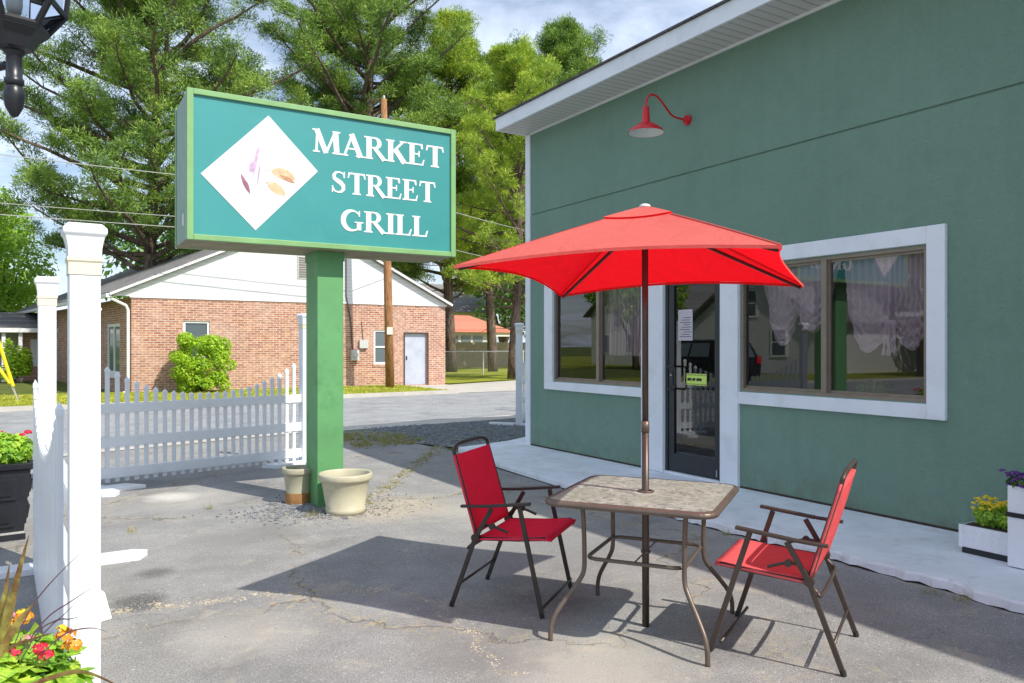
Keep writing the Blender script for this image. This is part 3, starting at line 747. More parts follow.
# serif lettering
T_, t_, SF = .235, .10, .065
def stroke(pts, ws):
    """variable width polyline -> list of quads (x,z)"""
    out = []; n = len(pts); L = []; Rr = []
    for i in range(n):
        a = Vector(pts[max(i-1,0)]); b = Vector(pts[min(i+1,n-1)]); d = (b-a).normalized(); nn = Vector((-d.y, d.x))
        w = ws[i] if isinstance(ws,(list,tuple)) else ws
        p = Vector(pts[i]); L.append(p+nn*w/2); Rr.append(p-nn*w/2)
    for i in range(n-1): out.append([tuple(L[i]), tuple(Rr[i]), tuple(Rr[i+1]), tuple(L[i+1])])
    return out
def rect(x0,x1,z0,z1): return [[(x0,z0),(x1,z0),(x1,z1),(x0,z1)]]
def serif(xc, half, z, up=True, t=SF):
    s_ = 1 if up else -1   # bracketed serif: trapezoid
    return [[(xc-half, z),(xc+half, z),(xc+half*.96, z+s_*t),(xc-half*.96, z+s_*t)][::(1 if up else -1)]]
def arc(cx,cz,rx,rz,a0,a1,n=14): return [(cx+rx*math.cos(R(a0+(a1-a0)*i/n)), cz+rz*math.sin(R(a0+(a1-a0)*i/n))) for i in range(n+1)]
def stem(x, w=T_): return rect(x, x+w, 0, 1)
def gl_E(): return stem(.10)+serif(.2,.2,0)+serif(.17,.17,1,False)+rect(.2,.72,.93,1)+[[(.66,.76),(.74,.76),(.72,1),(.62,.94)]]+rect(.3,.56,.48,.55)+[[(.52,.38),(.58,.38),(.58,.66),(.52,.66)]]+rect(.2,.76,0,.07)+[[(.68,.06),(.74,0),(.82,.28),(.76,.28)]]
G_ = {
 'M': (1.22, stroke([(.19,0),(.23,1)],t_)+stroke([(.20,1),(.60,.0)],[T_,T_*.9])+stroke([(.60,.02),(.98,.97)],t_)+stroke([(.99,1),(1.05,0)],T_)+serif(.19,.15,0)+serif(1.05,.20,0)+serif(.17,.15,1,False)+serif(1.03,.17,1,False)),
 'A': (1.02, stroke([(.15,0),(.50,.98)],t_)+stroke([(.46,1.0),(.86,0)],T_)+rect(.27,.70,.30,.37)+serif(.16,.16,0)+serif(.85,.20,0)),
 'R': (.98, stem(.10)+serif(.2,.2,0)+serif(.17,.17,1,False)+stroke([(.25,.965),(.48,.965)],.07)+stroke(arc(.46,.74,.22,.225,88,-88),[.07,.08,.11,.14,.17,.19,.20,.20,.20,.19,.17,.14,.11,.08,.07])+stroke([(.25,.515),(.48,.515)],.07)+stroke([(.46,.52),(.90,.0)],[.17,.20])+serif(.90,.14,0)),
 'K': (1.0, stem(.10)+serif(.2,.2,0)+serif(.2,.2,1,False)+stroke([(.28,.42),(.80,.97)],t_)+stroke([(.42,.60),(.86,.0)],T_)+serif(.80,.17,1,False)+serif(.86,.19,0)),
 'E': (.86, gl_E()),
 'T': (.92, stem(.355)+serif(.46,.21,0)+rect(.08,.84,.92,1)+[[(.02,.74),(.08,.74),(.14,.93),(.06,1)]]+[[(.78,.93),(.84,.74),(.90,.74),(.86,1)]]),
 'S': (.80, stroke([(.66,.80),(.58,.92),(.42,.965),(.26,.93),(.17,.80),(.19,.66),(.34,.56),(.50,.47),(.61,.35),(.62,.19),(.52,.07),(.36,.035),(.20,.09),(.10,.26)],[.06,.07,.07,.11,.16,.18,.20,.21,.20,.17,.11,.07,.08,.07])+[[(.62,.70),(.69,.70),(.69,1),(.63,.97)]]+[[(.07,0),(.13,.04),(.13,.32),(.07,.32)]]),
 'G': (1.02, stroke(arc(.50,.5,.40,.465,38,330,22),[.07,.07,.07,.08,.11,.14,.17,.19,.21,.22,.22,.22,.22,.21,.20,.18,.15,.12,.09,.08,.08,.09,.11])+rect(.70,.90,.06,.42)+[[(.60,.40),(1.0,.40),(1.0,.455),(.60,.455)]]+[[(.78,.70),(.84,.70),(.84,1),(.78,.95)]]),
 'I': (.48, stem(.135)+serif(.24,.2,0)+serif(.24,.2,1,False)),
 'L': (.80, stem(.10)+serif(.2,.2,0)+serif(.2,.2,1,False)+rect(.2,.72,0,.07)+[[(.62,.06),(.70,0),(.78,.32),(.72,.32)]]),
}
def word(txt, x0, x1, zb, h):
    adv = sum(G_[c][0] for c in txt); sx = (x1-x0)/(adv+.05*0)
    x = x0
    for ch in txt:
        m = MB(); w, shapes = G_[ch]
        for i, q in enumerate(shapes):
            m.extr([(x+px*sx, PY-.001, zb+pz*h) for px, pz in q], (0, -.0015-.00012*i, 0))
        o = onpanel(m, 'letter', M['white'])
        o.name = 'letter_'+ch.lower(); x += w*sx
word('MARKET', 2.055, 3.375, 3.252, .208)
word('STREET', 2.225, 3.285, 2.902, .200)
word('GRILL', 2.325, 3.205, 2.562, .196)

# ------------------------------------------------------------------ flower pots by the post
def pot(loc, label, h, r, mat, group=None):
    t = thing('flower_pot', label, 'pot', loc)
    m = MB(); m.lathe([(r*.66,0.03),(r*.68,.0),(r*.74,.0),(r*.76,.05),(r*.73,.055),(r*.90,h*.80),(r*.93,h*.82),(r*1.0,h*.84),(r*1.02,h*.87),(r*1.02,h*.97),(r*.99,h),(r*.93,h),(r*.90,h*.97),(r*.86,h*.80),(r*.70,.06)], n=48)
    m.build('pot_body', mat, t, smooth=True)
    m = MB(); m.disc((0,0,h*.30), r*.77, 40); m.build('soil', M['soil'], t)
    return t
pot((2.32,6.76,0), 'large empty beige plastic pot in front of the green sign post', .36, .235, M['pot'])
p2 = pot((2.08,7.42,0), 'narrow weathered pot standing behind the green sign post', .34, .15, M['pot_weathered'])
m = MB(); m.lathe([(.1225,.004),(.1235,.10),(.121,.105)], n=40); m.build('stain_band', M['rust'], p2, smooth=True)

# ------------------------------------------------------------------ patio table
TC = (2.755,3.185,0); TYAW = R(35)
tb = thing('patio_table', 'square bronze patio table with mottled glass top between the two red chairs', 'table', TC, TYAW)
def rsq(half, rad, z, n=6):
    pts = []
    for q, (sx, sy) in enumerate(((1,1),(-1,1),(-1,-1),(1,-1))):
        for i in range(n+1):
            a = R(90*q + 90*i/n); pts.append((sx*(half-rad)+rad*math.cos(a), sy*(half-rad)+rad*math.sin(a), z))
    return pts
TS = .432
m = MB(); m.prism([(p[0],p[1]) for p in rsq(TS-.012,.09,0)], .712,.720); m.build('tabletop', M['tabletop'], tb)
m = MB(); m.tube(rsq(TS-.008,.085,.705), .016, 8, closed=True)
ring = rsq(TS,.095,0); inn = rsq(TS-.02,.08,0); n_ = len(ring)
m.add([(p[0],p[1],.690) for p in ring]+[(p[0],p[1],.716) for p in ring]+[(p[0],p[1],.7225) for p in inn]+[(p[0],p[1],.690) for p in inn],
      [(i,(i+1)%n_,n_+(i+1)%n_,n_+i) for i in range(n_)]+[(n_+i,n_+(i+1)%n_,2*n_+(i+1)%n_,2*n_+i) for i in range(n_)]+[(3*n_+i,3*n_+(i+1)%n_,(i+1)%n_,i) for i in range(n_)])
m.build('rim', M['tan_metal'], tb, smooth=False, bevel=.003)
for sx, sy in ((1,1),(-1,1),(-1,-1),(1,-1)):
    f = lambda k, z: (sx*k, sy*k, z)
    m = MB(); m.tube(smooth_path([f(.27,.700),f(.262,.60),f(.258,.42),f(.262,.33),f(.29,.27),f(.335,.20),f(.375,.13),f(.392,.07),f(.394,.0)],5), .0125, 10)
    m.build('leg', M['tan_metal'], tb, smooth=True)
m = MB(); m.tube(rsq(.252,.06,.400,5), .0105, 8, closed=True); m.build('stretcher', M['tan_metal'], tb, smooth=True)
m = MB(); m.tube([(-.25,0,.400),(.25,0,.400)], .004, 6); m.lathe([(.022,.394),(.026,.394),(.026,.406),(.022,.406),(.022,.394)], n=20); m.build('pole_ring', M['tan_metal'], tb, smooth=True)
m = MB(); m.tube(rsq(.28,.05,.694,4), .009, 6, closed=True); m.build('under_frame', M['tan_metal'], tb, smooth=True)
m = MB(); m.lathe([(.0305,.7222),(.045,.7222),(.045,.727),(.0305,.728)], n=24); m.build('hole_collar', M['tan_metal'], tb, smooth=True)

# ------------------------------------------------------------------ umbrella
um = thing('patio_umbrella', 'open red square umbrella on a bronze pole standing through the patio table', 'umbrella', (2.755,3.185,0))
um.rotation_euler = (R(.4), R(-.5), 0)
m = MB(); m.tube([(0,0,.0),(0,0,1.04)], .0190, 16); m.build('lower_pole', M['bronze'], um, smooth=True)
m = MB(); m.tube([(0,0,1.04),(0,0,1.10)], .0215, 16); m.build('pole_joint', M['tan_metal'], um, smooth=True)
m = MB(); m.tube([(0,0,1.10),(0,0,2.20)], .0170, 16); m.build('upper_pole', M['bronze'], um, smooth=True)
m = MB(); m.lathe([(0,2.258),(.015,2.256),(.028,2.250),(.030,2.240),(.02,2.232)], n=20); m.build('finial', M['white_enamel'], um, smooth=True)
HS = .752; ZC = 1.872; ZP = 2.235; UA = -.957
def ucorner(i, k=1.0, dz=0):
    a = UA + PI/4 + i*PI/2; rr = HS*math.sqrt(2)*k; return Vector((rr*math.cos(a), rr*math.sin(a), ZC+dz))
tilt = lambda p: Vector((p[0], p[1], p[2] - .030*p[0] - .038*p[1]))
def canopy(z0, k0, k1, name, lift=0, seg=22, cut=.075):
    m = MB(); vs = []; rows = []
    apex = Vector((0,0,ZP))
    nt = 14
    for i in range(4):
        A = ucorner(i); B = ucorner(i+1)
        for j in range(nt+1):
            t = k0+(k1-k0)*j/nt
            for q in range(seg+1):
                s_ = q/seg; e = A.lerp(B, s_); bow = 4*s_*(1-s_)
                e = e*(1-cut*bow*t*t); e.z = ZC + .045*bow*t
                p = apex.lerp(e, t); p.z = ZP+(e.z-ZP)*(t**1.06) - .020*bow*math.sin(PI*min(t,1)) + lift
                vs.append(tilt(p))
        base = i*(nt+1)*(seg+1); w = seg+1
        for j in range(nt):
            for q in range(seg): m.f.append((base+j*w+q, base+(j+1)*w+q, base+(j+1)*w+q+1, base+j*w+q+1)); m.mi.append(0)
    m.v = [tuple(p) for p in vs]
    return m.build(name, M['canopy'], um, smooth=True)
cn = canopy(0, .15, 1.0, 'canopy')
cv = canopy(0, .02, .235, 'vent_cap', .012, cut=.16); 
# hem along the canopy edge
m = MB()
for i in range(4):
    A = ucorner(i); B = ucorner(i+1); up = []; dn = []
    for q in range(31):
        s_ = q/30; e = A.lerp(B, s_); bow = 4*s_*(1-s_); e = e*(1-.075*bow); e.z = ZC+.045*bow-.0005; e = tilt(e)
        up.append(e); dn.append(e+Vector((0,0,-.014)))
    m.add(up+dn, [(q,31+q,32+q,q+1) for q in range(30)])
m.build('hem', M['canopy'], cn, smooth=True)
for i in range(4):
    c_ = ucorner(i); m = MB(); L_ = []; R_ = []
    sd_ = Vector((-c_.y, c_.x, 0)).normalized()*.007
    for q in range(21):
        t_q = .24+.755*q/20; p = Vector((0,0,ZP)).lerp(c_, t_q); p.z = ZP+(ZC-ZP)*(t_q**1.06)+.0035
        L_.append(tilt(p+sd_)); R_.append(tilt(p-sd_))
    m.add(L_+R_, [(q,21+q,22+q,q+1) for q in range(20)]); m.build('seam', M['canopy_seam'], cn)
for i in range(4):
    c_ = ucorner(i); top = Vector((0,0,ZP-.05))
    a = top.lerp(c_, .04); b = top.lerp(c_, .975); b.z -= .012
    pts = [tilt(a.lerp(b, s_/8) + Vector((0,0,-.012))) for s_ in range(9)]
    m = MB()
    for p, q in zip(pts[:-1], pts[1:]): m.beam(p, q, .011, .016)
    rb = m.build('rib', M['darkmetal'], um)
m = MB(); m.lathe([(.018,2.04),(.036,2.05),(.038,2.09),(.018,2.10)], n=20); m.build('runner', M['black'], um, smooth=True)
m = MB(); m.lathe([(.018,2.16),(.038,2.17),(.038,2.20),(.018,2.21)], n=20); m.build('hub', M['black'], um, smooth=True)

# ------------------------------------------------------------------ folding sling chairs
def chair(loc, rz, label, metal, cloth, L=.60):
    t = thing('folding_chair', label, 'chair', loc, rz, 'red folding sling chairs at the patio table')
    H2 = .284; sq = lambda x: x-.30
    kf = L/.60
    for s_ in (-1,1):
        y = s_*H2
        m = MB(); m.beam((sq(.60*kf), y, 0), (sq(.418), y*.985, .603), .014, .026, up=(1,0,0)); m.build('leg', metal, t, bevel=.003)
        m = MB(); m.beam((sq(0), y*.97, 0), (sq(.15), y*.97, .405), .014, .026, up=(1,0,0)); m.beam((sq(.15), y*.97, .405), (sq(.25), y*.97, .578), .014, .026, up=(1,0,0)); m.build('leg', metal, t, bevel=.003)
        m = MB(); m.beam((sq(.065), y, .582), (sq(.20), y, .590), .026, .016); m.beam((sq(.20), y, .590), (sq(.485), y, .622), .030, .017); m.build('armrest', metal, t, bevel=.004)
        m = MB(); m.tube([(sq(.15), y*.87, .405),(sq(.15), y*1.0, .405)], .024, 12); m.tube([(sq(.245), y*.87, .475),(sq(.245), y*.95, .475)], .018, 10)
        m.tube(smooth_path([(sq(.15),y*.90,.43),(sq(.20),y*.90,.472),(sq(.26),y*.90,.472),(sq(.34),y*.90,.445)],4), .008, 6); m.build('pivot', metal, t)
    W = H2-.024
    m = MB()
    for s_ in (-1,1): m.tube([(sq(.15), s_*W, .398),(sq(.40), s_*W, .412),(sq(.565), s_*W, .430)], .011, 8)
    m.tube([(sq(.56),-W,.425),(sq(.56),W,.425)], .009, 8); m.tube([(sq(.17),-W,.392),(sq(.17),W,.392)], .009, 8)
    m.tube([(sq(.45),-H2,.38+.13*0+.11),(sq(.45),-W,.405)], .006, 6)
    m.build('seat_frame', metal, t, smooth=True)
    nu, nv = 12, 12; th = .030
    def sleeve(fn, k0, k1):
        # closed thin sleeve of cloth: front face, back face, rounded sides
        m = MB(); vs = []; Wd = W+.016; prof = []
        for j in range(nv+1):
            v = j/nv*2-1; edge = min(1, (1-abs(v))*14)
            prof.append((v*Wd, th/2*(.25+.75*edge)*(1 if abs(v) > .8 else .75), -.012*(1-v*v)))
        ring_ = [(y_, sg+h) for y_, h, sg in prof]+[(y_, sg-h) for y_, h, sg in reversed(prof)]
        n = len(ring_)
        for i in range(nu+1):
            u = i/nu; sg_k = math.sin(PI*u); (bx0, bz0), (nx, nz) = fn(k0+(k1-k0)*u)
            for q, (y_, o_) in enumerate(ring_):
                sg = prof[q][2] if q <= nv else prof[2*nv+1-q][2]
                o2 = (o_-sg)+sg*sg_k
                vs.append((sq(bx0)+nx*o2, y_, bz0+nz*o2))
        m.add(vs, [(i*n+q, i*n+(q+1)%n, (i+1)*n+(q+1)%n, (i+1)*n+q) for i in range(nu) for q in range(n)]+[tuple(reversed(range(n))), tuple(nu*n+q for q in range(n))])
        return m
    sleeve(lambda u: ((.165+.425*u, .398+.033*u-(.006*max(0,(u-.93)/.07)**2)), (-.07,.997)), 0, 1).build('seat', cloth, t, smooth=True)
    # back: tube hoop
    bx = lambda k: .155-.150*k
    bz = lambda k: .395+.50*k
    pts = [(sq(bx(0)), -W, bz(0)), (sq(bx(.5)), -W+.002, bz(.5)), (sq(bx(.93)), -W+.004, bz(.93)), (sq(bx(1.0)), -W+.012, bz(1.0)+.003), (sq(bx(1.06)), -W*.66, bz(1.045)+.004),(sq(bx(1.065)), 0, bz(1.058)),
           (sq(bx(1.06)), W*.66, bz(1.045)+.004), (sq(bx(1.0)), W-.012, bz(1.0)+.003), (sq(bx(.93)), W-.004, bz(.93)), (sq(bx(.5)), W-.002, bz(.5)), (sq(bx(0)), W, bz(0))]
    m = MB(); m.tube(smooth_path(pts,5), .0115, 8)
    m.build('back_frame', metal, t, smooth=True)
    m = MB(); m.tube(smooth_path([(sq(.16),-W,.40),(sq(.12),-W,.36),(sq(.10),-W+.03,.34),(sq(.10),W-.03,.34),(sq(.12),W,.36),(sq(.16),W,.40)],4), .009, 8)
    m.tube([(sq(.045),-H2*.93,.13),(sq(.045),H2*.93,.13)], .008, 8)
    m.build('stretcher', metal, t, smooth=True)
    m = MB(); m.tube([(sq(.555),-H2,.055),(sq(.555),H2,.055)], .0085, 8); m.build('front_stretcher', metal, t, smooth=True)
    sleeve(lambda k_: ((bx(k_), bz(k_)), (.958,.287)), .06, .945).build('backrest', cloth, t, smooth=True)
    for s_ in (-1,1):
        for xx, kk in ((sq(0),.97),(sq(.60*kf),1)):
            m = MB(); m.tube([(xx, s_*H2*kk, .0),(xx+(.007 if xx<0 else -.007), s_*H2*kk, .025)], .014, 8); m.build('foot_cap', M['rubber'], t)
    return t
chair((3.198,2.632,.002), R(119.5), 'red sling chair with sunlit seat on the right of the patio table', M['bronze'], M['sling'], .61)
chair((2.408,3.945,.002), R(-51.3), 'red sling chair with dark frame and open top loop, left of the patio table', M['darkmetal'], M['sling_deep'], .555)

# ------------------------------------------------------------------ white picket fences on stands
def fence(p0, p1, label, posts=(1,1), H_=1.93, n=23, feet=True, side=0, pw=.021):
    a = Vector((p0[0],p0[1],0)); b = Vector((p1[0],p1[1],0)); d = b-a; L = d.length; rz = math.atan2(d.y, d.x)
    t = thing('picket_fence', label, 'fence', (p0[0],p0[1],0), rz, 'white picket fence sections on stands')
    for k, on in enumerate(posts):
        if not on: continue
        x = k*L; w = .052
        m = MB(); m.box(x-w, x+w, -w, w, .01, H_-.10); ps = m.build('post', M['vinyl'], t, bevel=.004)
        m = MB(); m.lathe([(w*1.5,-.02),(w*1.5,.025),(w*1.62,.032),(w*1.62,.045)], (x,0,H_-.13), 4, PI/4)
        m.build('collar', M['cream'], ps)
        m = MB(); m.lathe([(w*1.50,.0),(w*1.52,.03),(w*1.62,.055),(w*1.76,.078),(w*1.94,.088),(w*1.98,.092),(w*1.98,.108),(w*1.9,.112),(w*1.5,.128),(0,.132)], (x,0,H_-.085), 4, PI/4)
        m.build('cap', M['vinyl'], ps)
        if feet:
            for s_ in (-1,1):
                m = MB(); y0, y1 = s_*.066, s_*.62
                pts = [(x-.09,y0),(x+.09,y0),(x+.09,y1*.86),(x+.02,y1),(x-.09,y1*.90)]
                if s_ < 0: pts = pts[::-1]
                m.prism(pts, .0, .045); m.build('foot', M['vinyl'], t, bevel=.004)
    m = MB(); pitch = (L-.30)/(n-1)
    for i in range(n):
        x = .15+pitch*i; u = 2*i/(n-1)-1; top = .97+.31*abs(u)**2.3; w = pw
        m.box(x-w, x+w, -.011, .011, .05, top-.05)
        m.add([(x-w-.006,-.014,top-.052),(x+w+.006,-.014,top-.052),(x+w+.006,.014,top-.052),(x-w-.006,.014,top-.052),(x-w-.004,-.013,top-.028),(x+w+.004,-.013,top-.028),(x+w+.004,.013,top-.028),(x-w-.004,.013,top-.028),(x,0,top+.004)],
              [(0,3,2,1),(0,1,5,4),(1,2,6,5),(2,3,7,6),(3,0,4,7),(4,5,8),(5,6,8),(6,7,8),(7,4,8)])
    if side: m.v = [(p[0], p[1]+side*.072, p[2]) for p in m.v]
    m.build('picket_panel', M['vinyl'], t)
    for z0, z1 in ((.095,.20),(.425,.53),(.785,.885)):
        m = MB(); m.box(.055, L-.055, -.026, .026, z0, z1); m.build('rail', M['vinyl'], t, bevel=.003)
    return t
f1 = fence((.127,3.37), (.011,6.05), 'nearest white picket fence section seen edge on at the left with scalloped top', H_=1.918, side=1, pw=.040)
m = MB(); m.add([(2.35,-.066,0),(1.42,-.25,0),(1.38,-.17,0),(2.30,-.0,0),(2.35,-.066,.12),(1.52,-.225,.12),(1.48,-.14,.12),(2.30,0,.12)], [(0,3,2,1),(4,5,6,7),(0,1,5,4),(1,2,6,5),(2,3,7,6),(3,0,4,7)])
m.build('brace_foot', M['vinyl'], f1)
f2 = fence((.42,9.22), (2.84,9.86), 'shaded white picket fence section behind the sign post beside the street', H_=1.87)
m = MB(); m.prism([(1.93,.02),(2.02,-.17),(2.45,-.17),(2.45,-.02)], .0, .05); m.build('brace_foot', M['vinyl'], f2, bevel=.004)
m = MB(); m.prism([(.06,-.10),(.06,-.34),(.42,-.34),(.30,-.10)], .0, .04); m.build('brace_foot', M['vinyl'], f2, bevel=.004)
f3 = fence((7.66,12.45), (9.9,14.3), 'small white picket fence section standing on gravel behind the restaurant corner', H_=1.89, n=21)

# ------------------------------------------------------------------ planters
def planter(loc, label, s=.25, h=.60, mat=None, rz=0):
    t = thing('planter', label, 'planter', loc, rz)
    m = MB(); b = s*.80
    def ringbox(x0, z0, x1, z1):
        m.add([(-x0,-x0,z0),(x0,-x0,z0),(x0,x0,z0),(-x0,x0,z0),(-x1,-x1,z1),(x1,-x1,z1),(x1,x1,z1),(-x1,x1,z1)],
              [(0,1,5,4),(1,2,6,5),(2,3,7,6),(3,0,4,7)])
    ringbox(b*1.04,0,b*1.04,.05); ringbox(b*1.04,.05,b,.065); ringbox(b,.065,s*.94,h-.06); ringbox(s*.94,h-.06,s*1.04,h-.045); ringbox(s*1.04,h-.045,s*1.07,h-.01); ringbox(s*1.07,h-.01,s*1.02,h)
    ringbox(s*1.02,h,s*.92,h); ringbox(s*.92,h,s*.90,h-.06)
    m.build('box', mat, t)
    m = MB()
    for q in range(4):
        a = q*PI/2
        for z0, z1 in ((.11,h*.47),(h*.53,h-.11)):
            for inset, out in ((0,.016),(.035,.030)):
                k0 = b+(s*.94-b)*(z0-.065)/(h-.125); k1 = b+(s*.94-b)*(z1-.065)/(h-.125)
                zz0, zz1 = z0+inset, z1-inset; w0, w1 = k0*.72-inset, k1*.72-inset
                base = [Vector((-w0,-(k0+out),zz0)),Vector((w0,-(k0+out),zz0)),Vector((w1,-(k1+out),zz1)),Vector((-w1,-(k1+out),zz1))]
                bk = [v+Vector((0,out+.004,0)) for v in base]; Rm = Matrix.Rotation(a,3,'Z')
                m.add([Rm@v for v in base+bk], [(0,1,2,3),(0,4,5,1),(1,5,6,2),(2,6,7,3),(3,7,4,0)])
    m.build('panel_moulding', mat, t)
    m = MB(); m.box(-s*.9,s*.9,-s*.9,s*.9,h-.10,h-.05); m.build('soil', M['soil'], t)
    return t
def flowerheads(pts, r, rad, mats_name, name, parent, mat, off):
    out = []
    pts = np.array(pts, float)
    for p in pts:
        n = 34
        d = unit(r.normal(0,1,(n,3))*np.array([1,1,.6])+np.array([0,0,.45])); c = p + d*rad*np.array([1,1,.6])
        nn = unit(d+r.normal(0,.25,(n,3))); a = unit(np.cross(nn, r.normal(0,1,(n,3)))); b = np.cross(nn, a); s = rad*.34
        out.append(np.stack([c-a*s-b*s*.0, c+b*s, c+a*s, c-b*s], 1).reshape(-1,3))
    if len(pts) <= 16:
        for q in out: np_mesh('flower_head', q, 4, mat, parent, off)
        return
    return np_mesh(name, np.concatenate(out), 4, mat, parent, off)
r = np.random.default_rng(4)
# black planter behind the near fence
planter((-.40,7.32,0), 'black panelled square planter standing beyond the near fence on the left edge', .295, .60, M['black'], R(6))
fl = thing('flowering_plant', 'bushy red lantana growing in the black planter', 'plant', (-.44,7.28,.55))
off = (-.44,7.28,.55)
np_mesh('leaves', leafcloud(r, [(-.38,7.28,.68,.28,.28,.15),(-.24,7.2,.69,.17,.17,.13)], 0, 1900, .028), 4, M['lantana'], fl, off)
flowerheads([(-.36+r.uniform(-.24,.26), 7.30+r.uniform(-.26,.2), .76+r.uniform(-.02,.06)) for _ in range(16)], r, .024, None, 'red_blooms', fl, M['fl_red'], off)
flowerheads([(-.36+r.uniform(-.24,.26), 7.30+r.uniform(-.26,.2), .73+r.uniform(-.04,.06)) for _ in range(8)], r, .022, None, 'orange_blooms', fl, M['fl_orange'], off)
# foreground planter, mostly below the frame
fx, fy = cam2w(-1.14, 1.72)[:2]
planter((fx-.05,fy-.05,0), 'black square planter in the bottom left foreground', .23, .60, M['black'], R(20))
fp = thing('flowering_plant', 'foreground lantana with orange, yellow and red flower heads at the bottom left', 'plant', (fx,fy,.56)); off = (fx,fy,.56)
np_mesh('leaves', leafcloud(r, [(fx,fy,.69,.19,.17,.13),(fx+.02,fy+.06,.73,.15,.12,.11),(fx-.08,fy,.76,.15,.14,.12)], 0, 1300, .036, updir=1.1), 4, M['lantana'], fp, off)
def atY(px, py, Y): return cam2w((px-512)/775*Y, Y, CAM_H-(py-346)/775*Y)
flowerheads([atY(66,635,1.72), atY(8,625,1.85), atY(24,618,1.85), atY(72,645,1.76)], r, .020, None, 'orange_blooms', fp, M['fl_orange'], off)
flowerheads([tuple(np.array(atY(62,631,1.715))+np.array([0,0,.006])), atY(22,612,1.86)], r, .011, None, 'yellow_centres', fp, M['fl_yellow'], off)
flowerheads([atY(13,653,1.70), atY(41,648,1.70), atY(46,655,1.72)], r, .016, None, 'red_blooms', fp, M['fl_red'], off)
flowerheads([atY(27,639,1.74), atY(9,615,1.88)], r, .013, None, 'pink_blooms', fp, M['fl_pink'], off)
sp = thing('spike_plant', 'bronze spike plant with long arching blades at the bottom left corner', 'plant', (fx-.08,fy-.02,.56))
def blade(pts, w, mb, tip=True):
    P_ = smooth_path(pts, 6); n = len(P_); L = []; Q = []
    view = Vector((CS, CC, 0))
    for i, p in enumerate(P_):
        d = (P_[min(i+1,n-1)]-P_[max(i-1,0)]).normalized(); s_ = d.cross(view).normalized()
        u = i/(n-1); ww = w*min(1, (1-u)*2.2+.03)*(.6+.4*min(1,u*4))
        L.append(p-s_*ww); Q.append(p+s_*ww)
    mid = [p+view*-.15*w for p in P_]
    mb.add(L+mid+Q, [(i,i+1,n+i+1,n+i) for i in range(n-1)]+[(n+i,n+i+1,2*n+i+1,2*n+i) for i in range(n-1)])
for pts, w in (([(-14,700,1.7),(2,640,1.7),(14,590,1.7),(29,535,1.68)], .011), ([(-10,700,1.66),(0,655,1.66),(20,620,1.66),(38,600,1.66)], .009), ([(-8,690,1.72),(-2,640,1.72),(4,600,1.72),(10,562,1.72)], .009),
               ([(20,690,1.55),(50,678,1.55),(85,672,1.54),(130,692,1.5)], .005), ([(-12,670,1.6),(6,650,1.6),(30,640,1.58),(55,632,1.56)], .004)):
    m = MB(); blade([atY(*p) for p in pts], w, m); m.build('leaf_blade', M['spike'], sp, smooth=True, world=True)
for pts in ([(10,655,1.66),(30,610,1.66),(55,578,1.65),(88,546,1.64)], [(16,660,1.64),(45,620,1.64),(70,602,1.63),(96,585,1.62)], [(20,662,1.68),(40,630,1.68),(60,618,1.67),(78,600,1.66)], [(30,650,1.70),(55,622,1.70),(70,619,1.69),(82,616,1.68)], [(40,655,1.6),(65,634,1.6),(90,628,1.6),(108,632,1.6)]):
    m = MB(); blade([atY(*p) for p in pts], .0015, m); m.build('grass_blade', M['plume'], sp, world=True)
# white lattice planter on the slab and pedestal planter
pl = thing('planter_box', 'low white rectangular planter box with dark base on the white walk', 'planter', (5.58,2.72,.072))
m = MB(); m.box(5.43,5.73,2.43,3.00,.115,.265); m.build('box', M['vinyl'], pl, world=True, bevel=.004)
m = MB()
for i in range(10):
    for j in range(3): m.obox((5.4285, 2.475+i*.054, .140+j*.048), (.002,.014,.014), rot=Matrix.Rotation(R(45),3,'X'))
m.box(5.424,5.436,2.43,2.45,.115,.268); m.box(5.424,5.436,2.975,3.004,.115,.268); m.build('lattice_relief', M['vinyl'], pl, world=True)
m = MB(); m.box(5.44,5.72,2.44,2.99,.072,.115); m.build('base', M['black'], pl, world=True)
m = MB(); m.box(5.45,5.71,2.45,2.98,.2655,.268); m.build('soil', M['soil'], pl, world=True)
yp = thing('flowering_plant', 'clump of small yellow flowers in the low white planter box', 'plant', (5.58,2.83,.265)); off = (5.58,2.83,.265)
np_mesh('leaves', leafcloud(r, [(5.58,2.84,.33,.11,.14,.09),(5.56,2.72,.34,.10,.10,.08)], 0, 900, .022, updir=.3), 4, M['lantana'], yp, off)
flowerheads([(5.58+r.uniform(-.11,.1), 2.80+r.uniform(-.15,.15), .412+r.uniform(-.04,.04)) for _ in range(95)], r, .014, None, 'yellow_blooms', yp, M['fl_yellow'], off)
pd = thing('pedestal_planter', 'tall white pedestal planter with dark bands at the right edge', 'planter', (5.50,2.53,.072))
m = MB(); m.box(5.33,5.42,2.40,2.64,.08,.60); m.build('column', M['vinyl'], pd, world=True, bevel=.004)
m = MB(); m.box(5.322,5.428,2.392,2.648,.40,.43); m.build('band', M['black'], pd, world=True)
pp = thing('flowering_plant', 'dark purple petunias on top of the white pedestal planter', 'plant', (5.38,2.53,.60)); off = (5.38,2.53,.60)
np_mesh('leaves', leafcloud(r, [(5.38,2.55,.62,.07,.12,.05)], 0, 260, .018), 4, M['leaf_dark'], pp, off)
flowerheads([(5.38+r.uniform(-.07,.07), 2.55+r.uniform(-.12,.13), .64+r.uniform(-.05,.05)) for _ in range(34)], r, .018, None, 'purple_blooms', pp, M['fl_purple'], off)

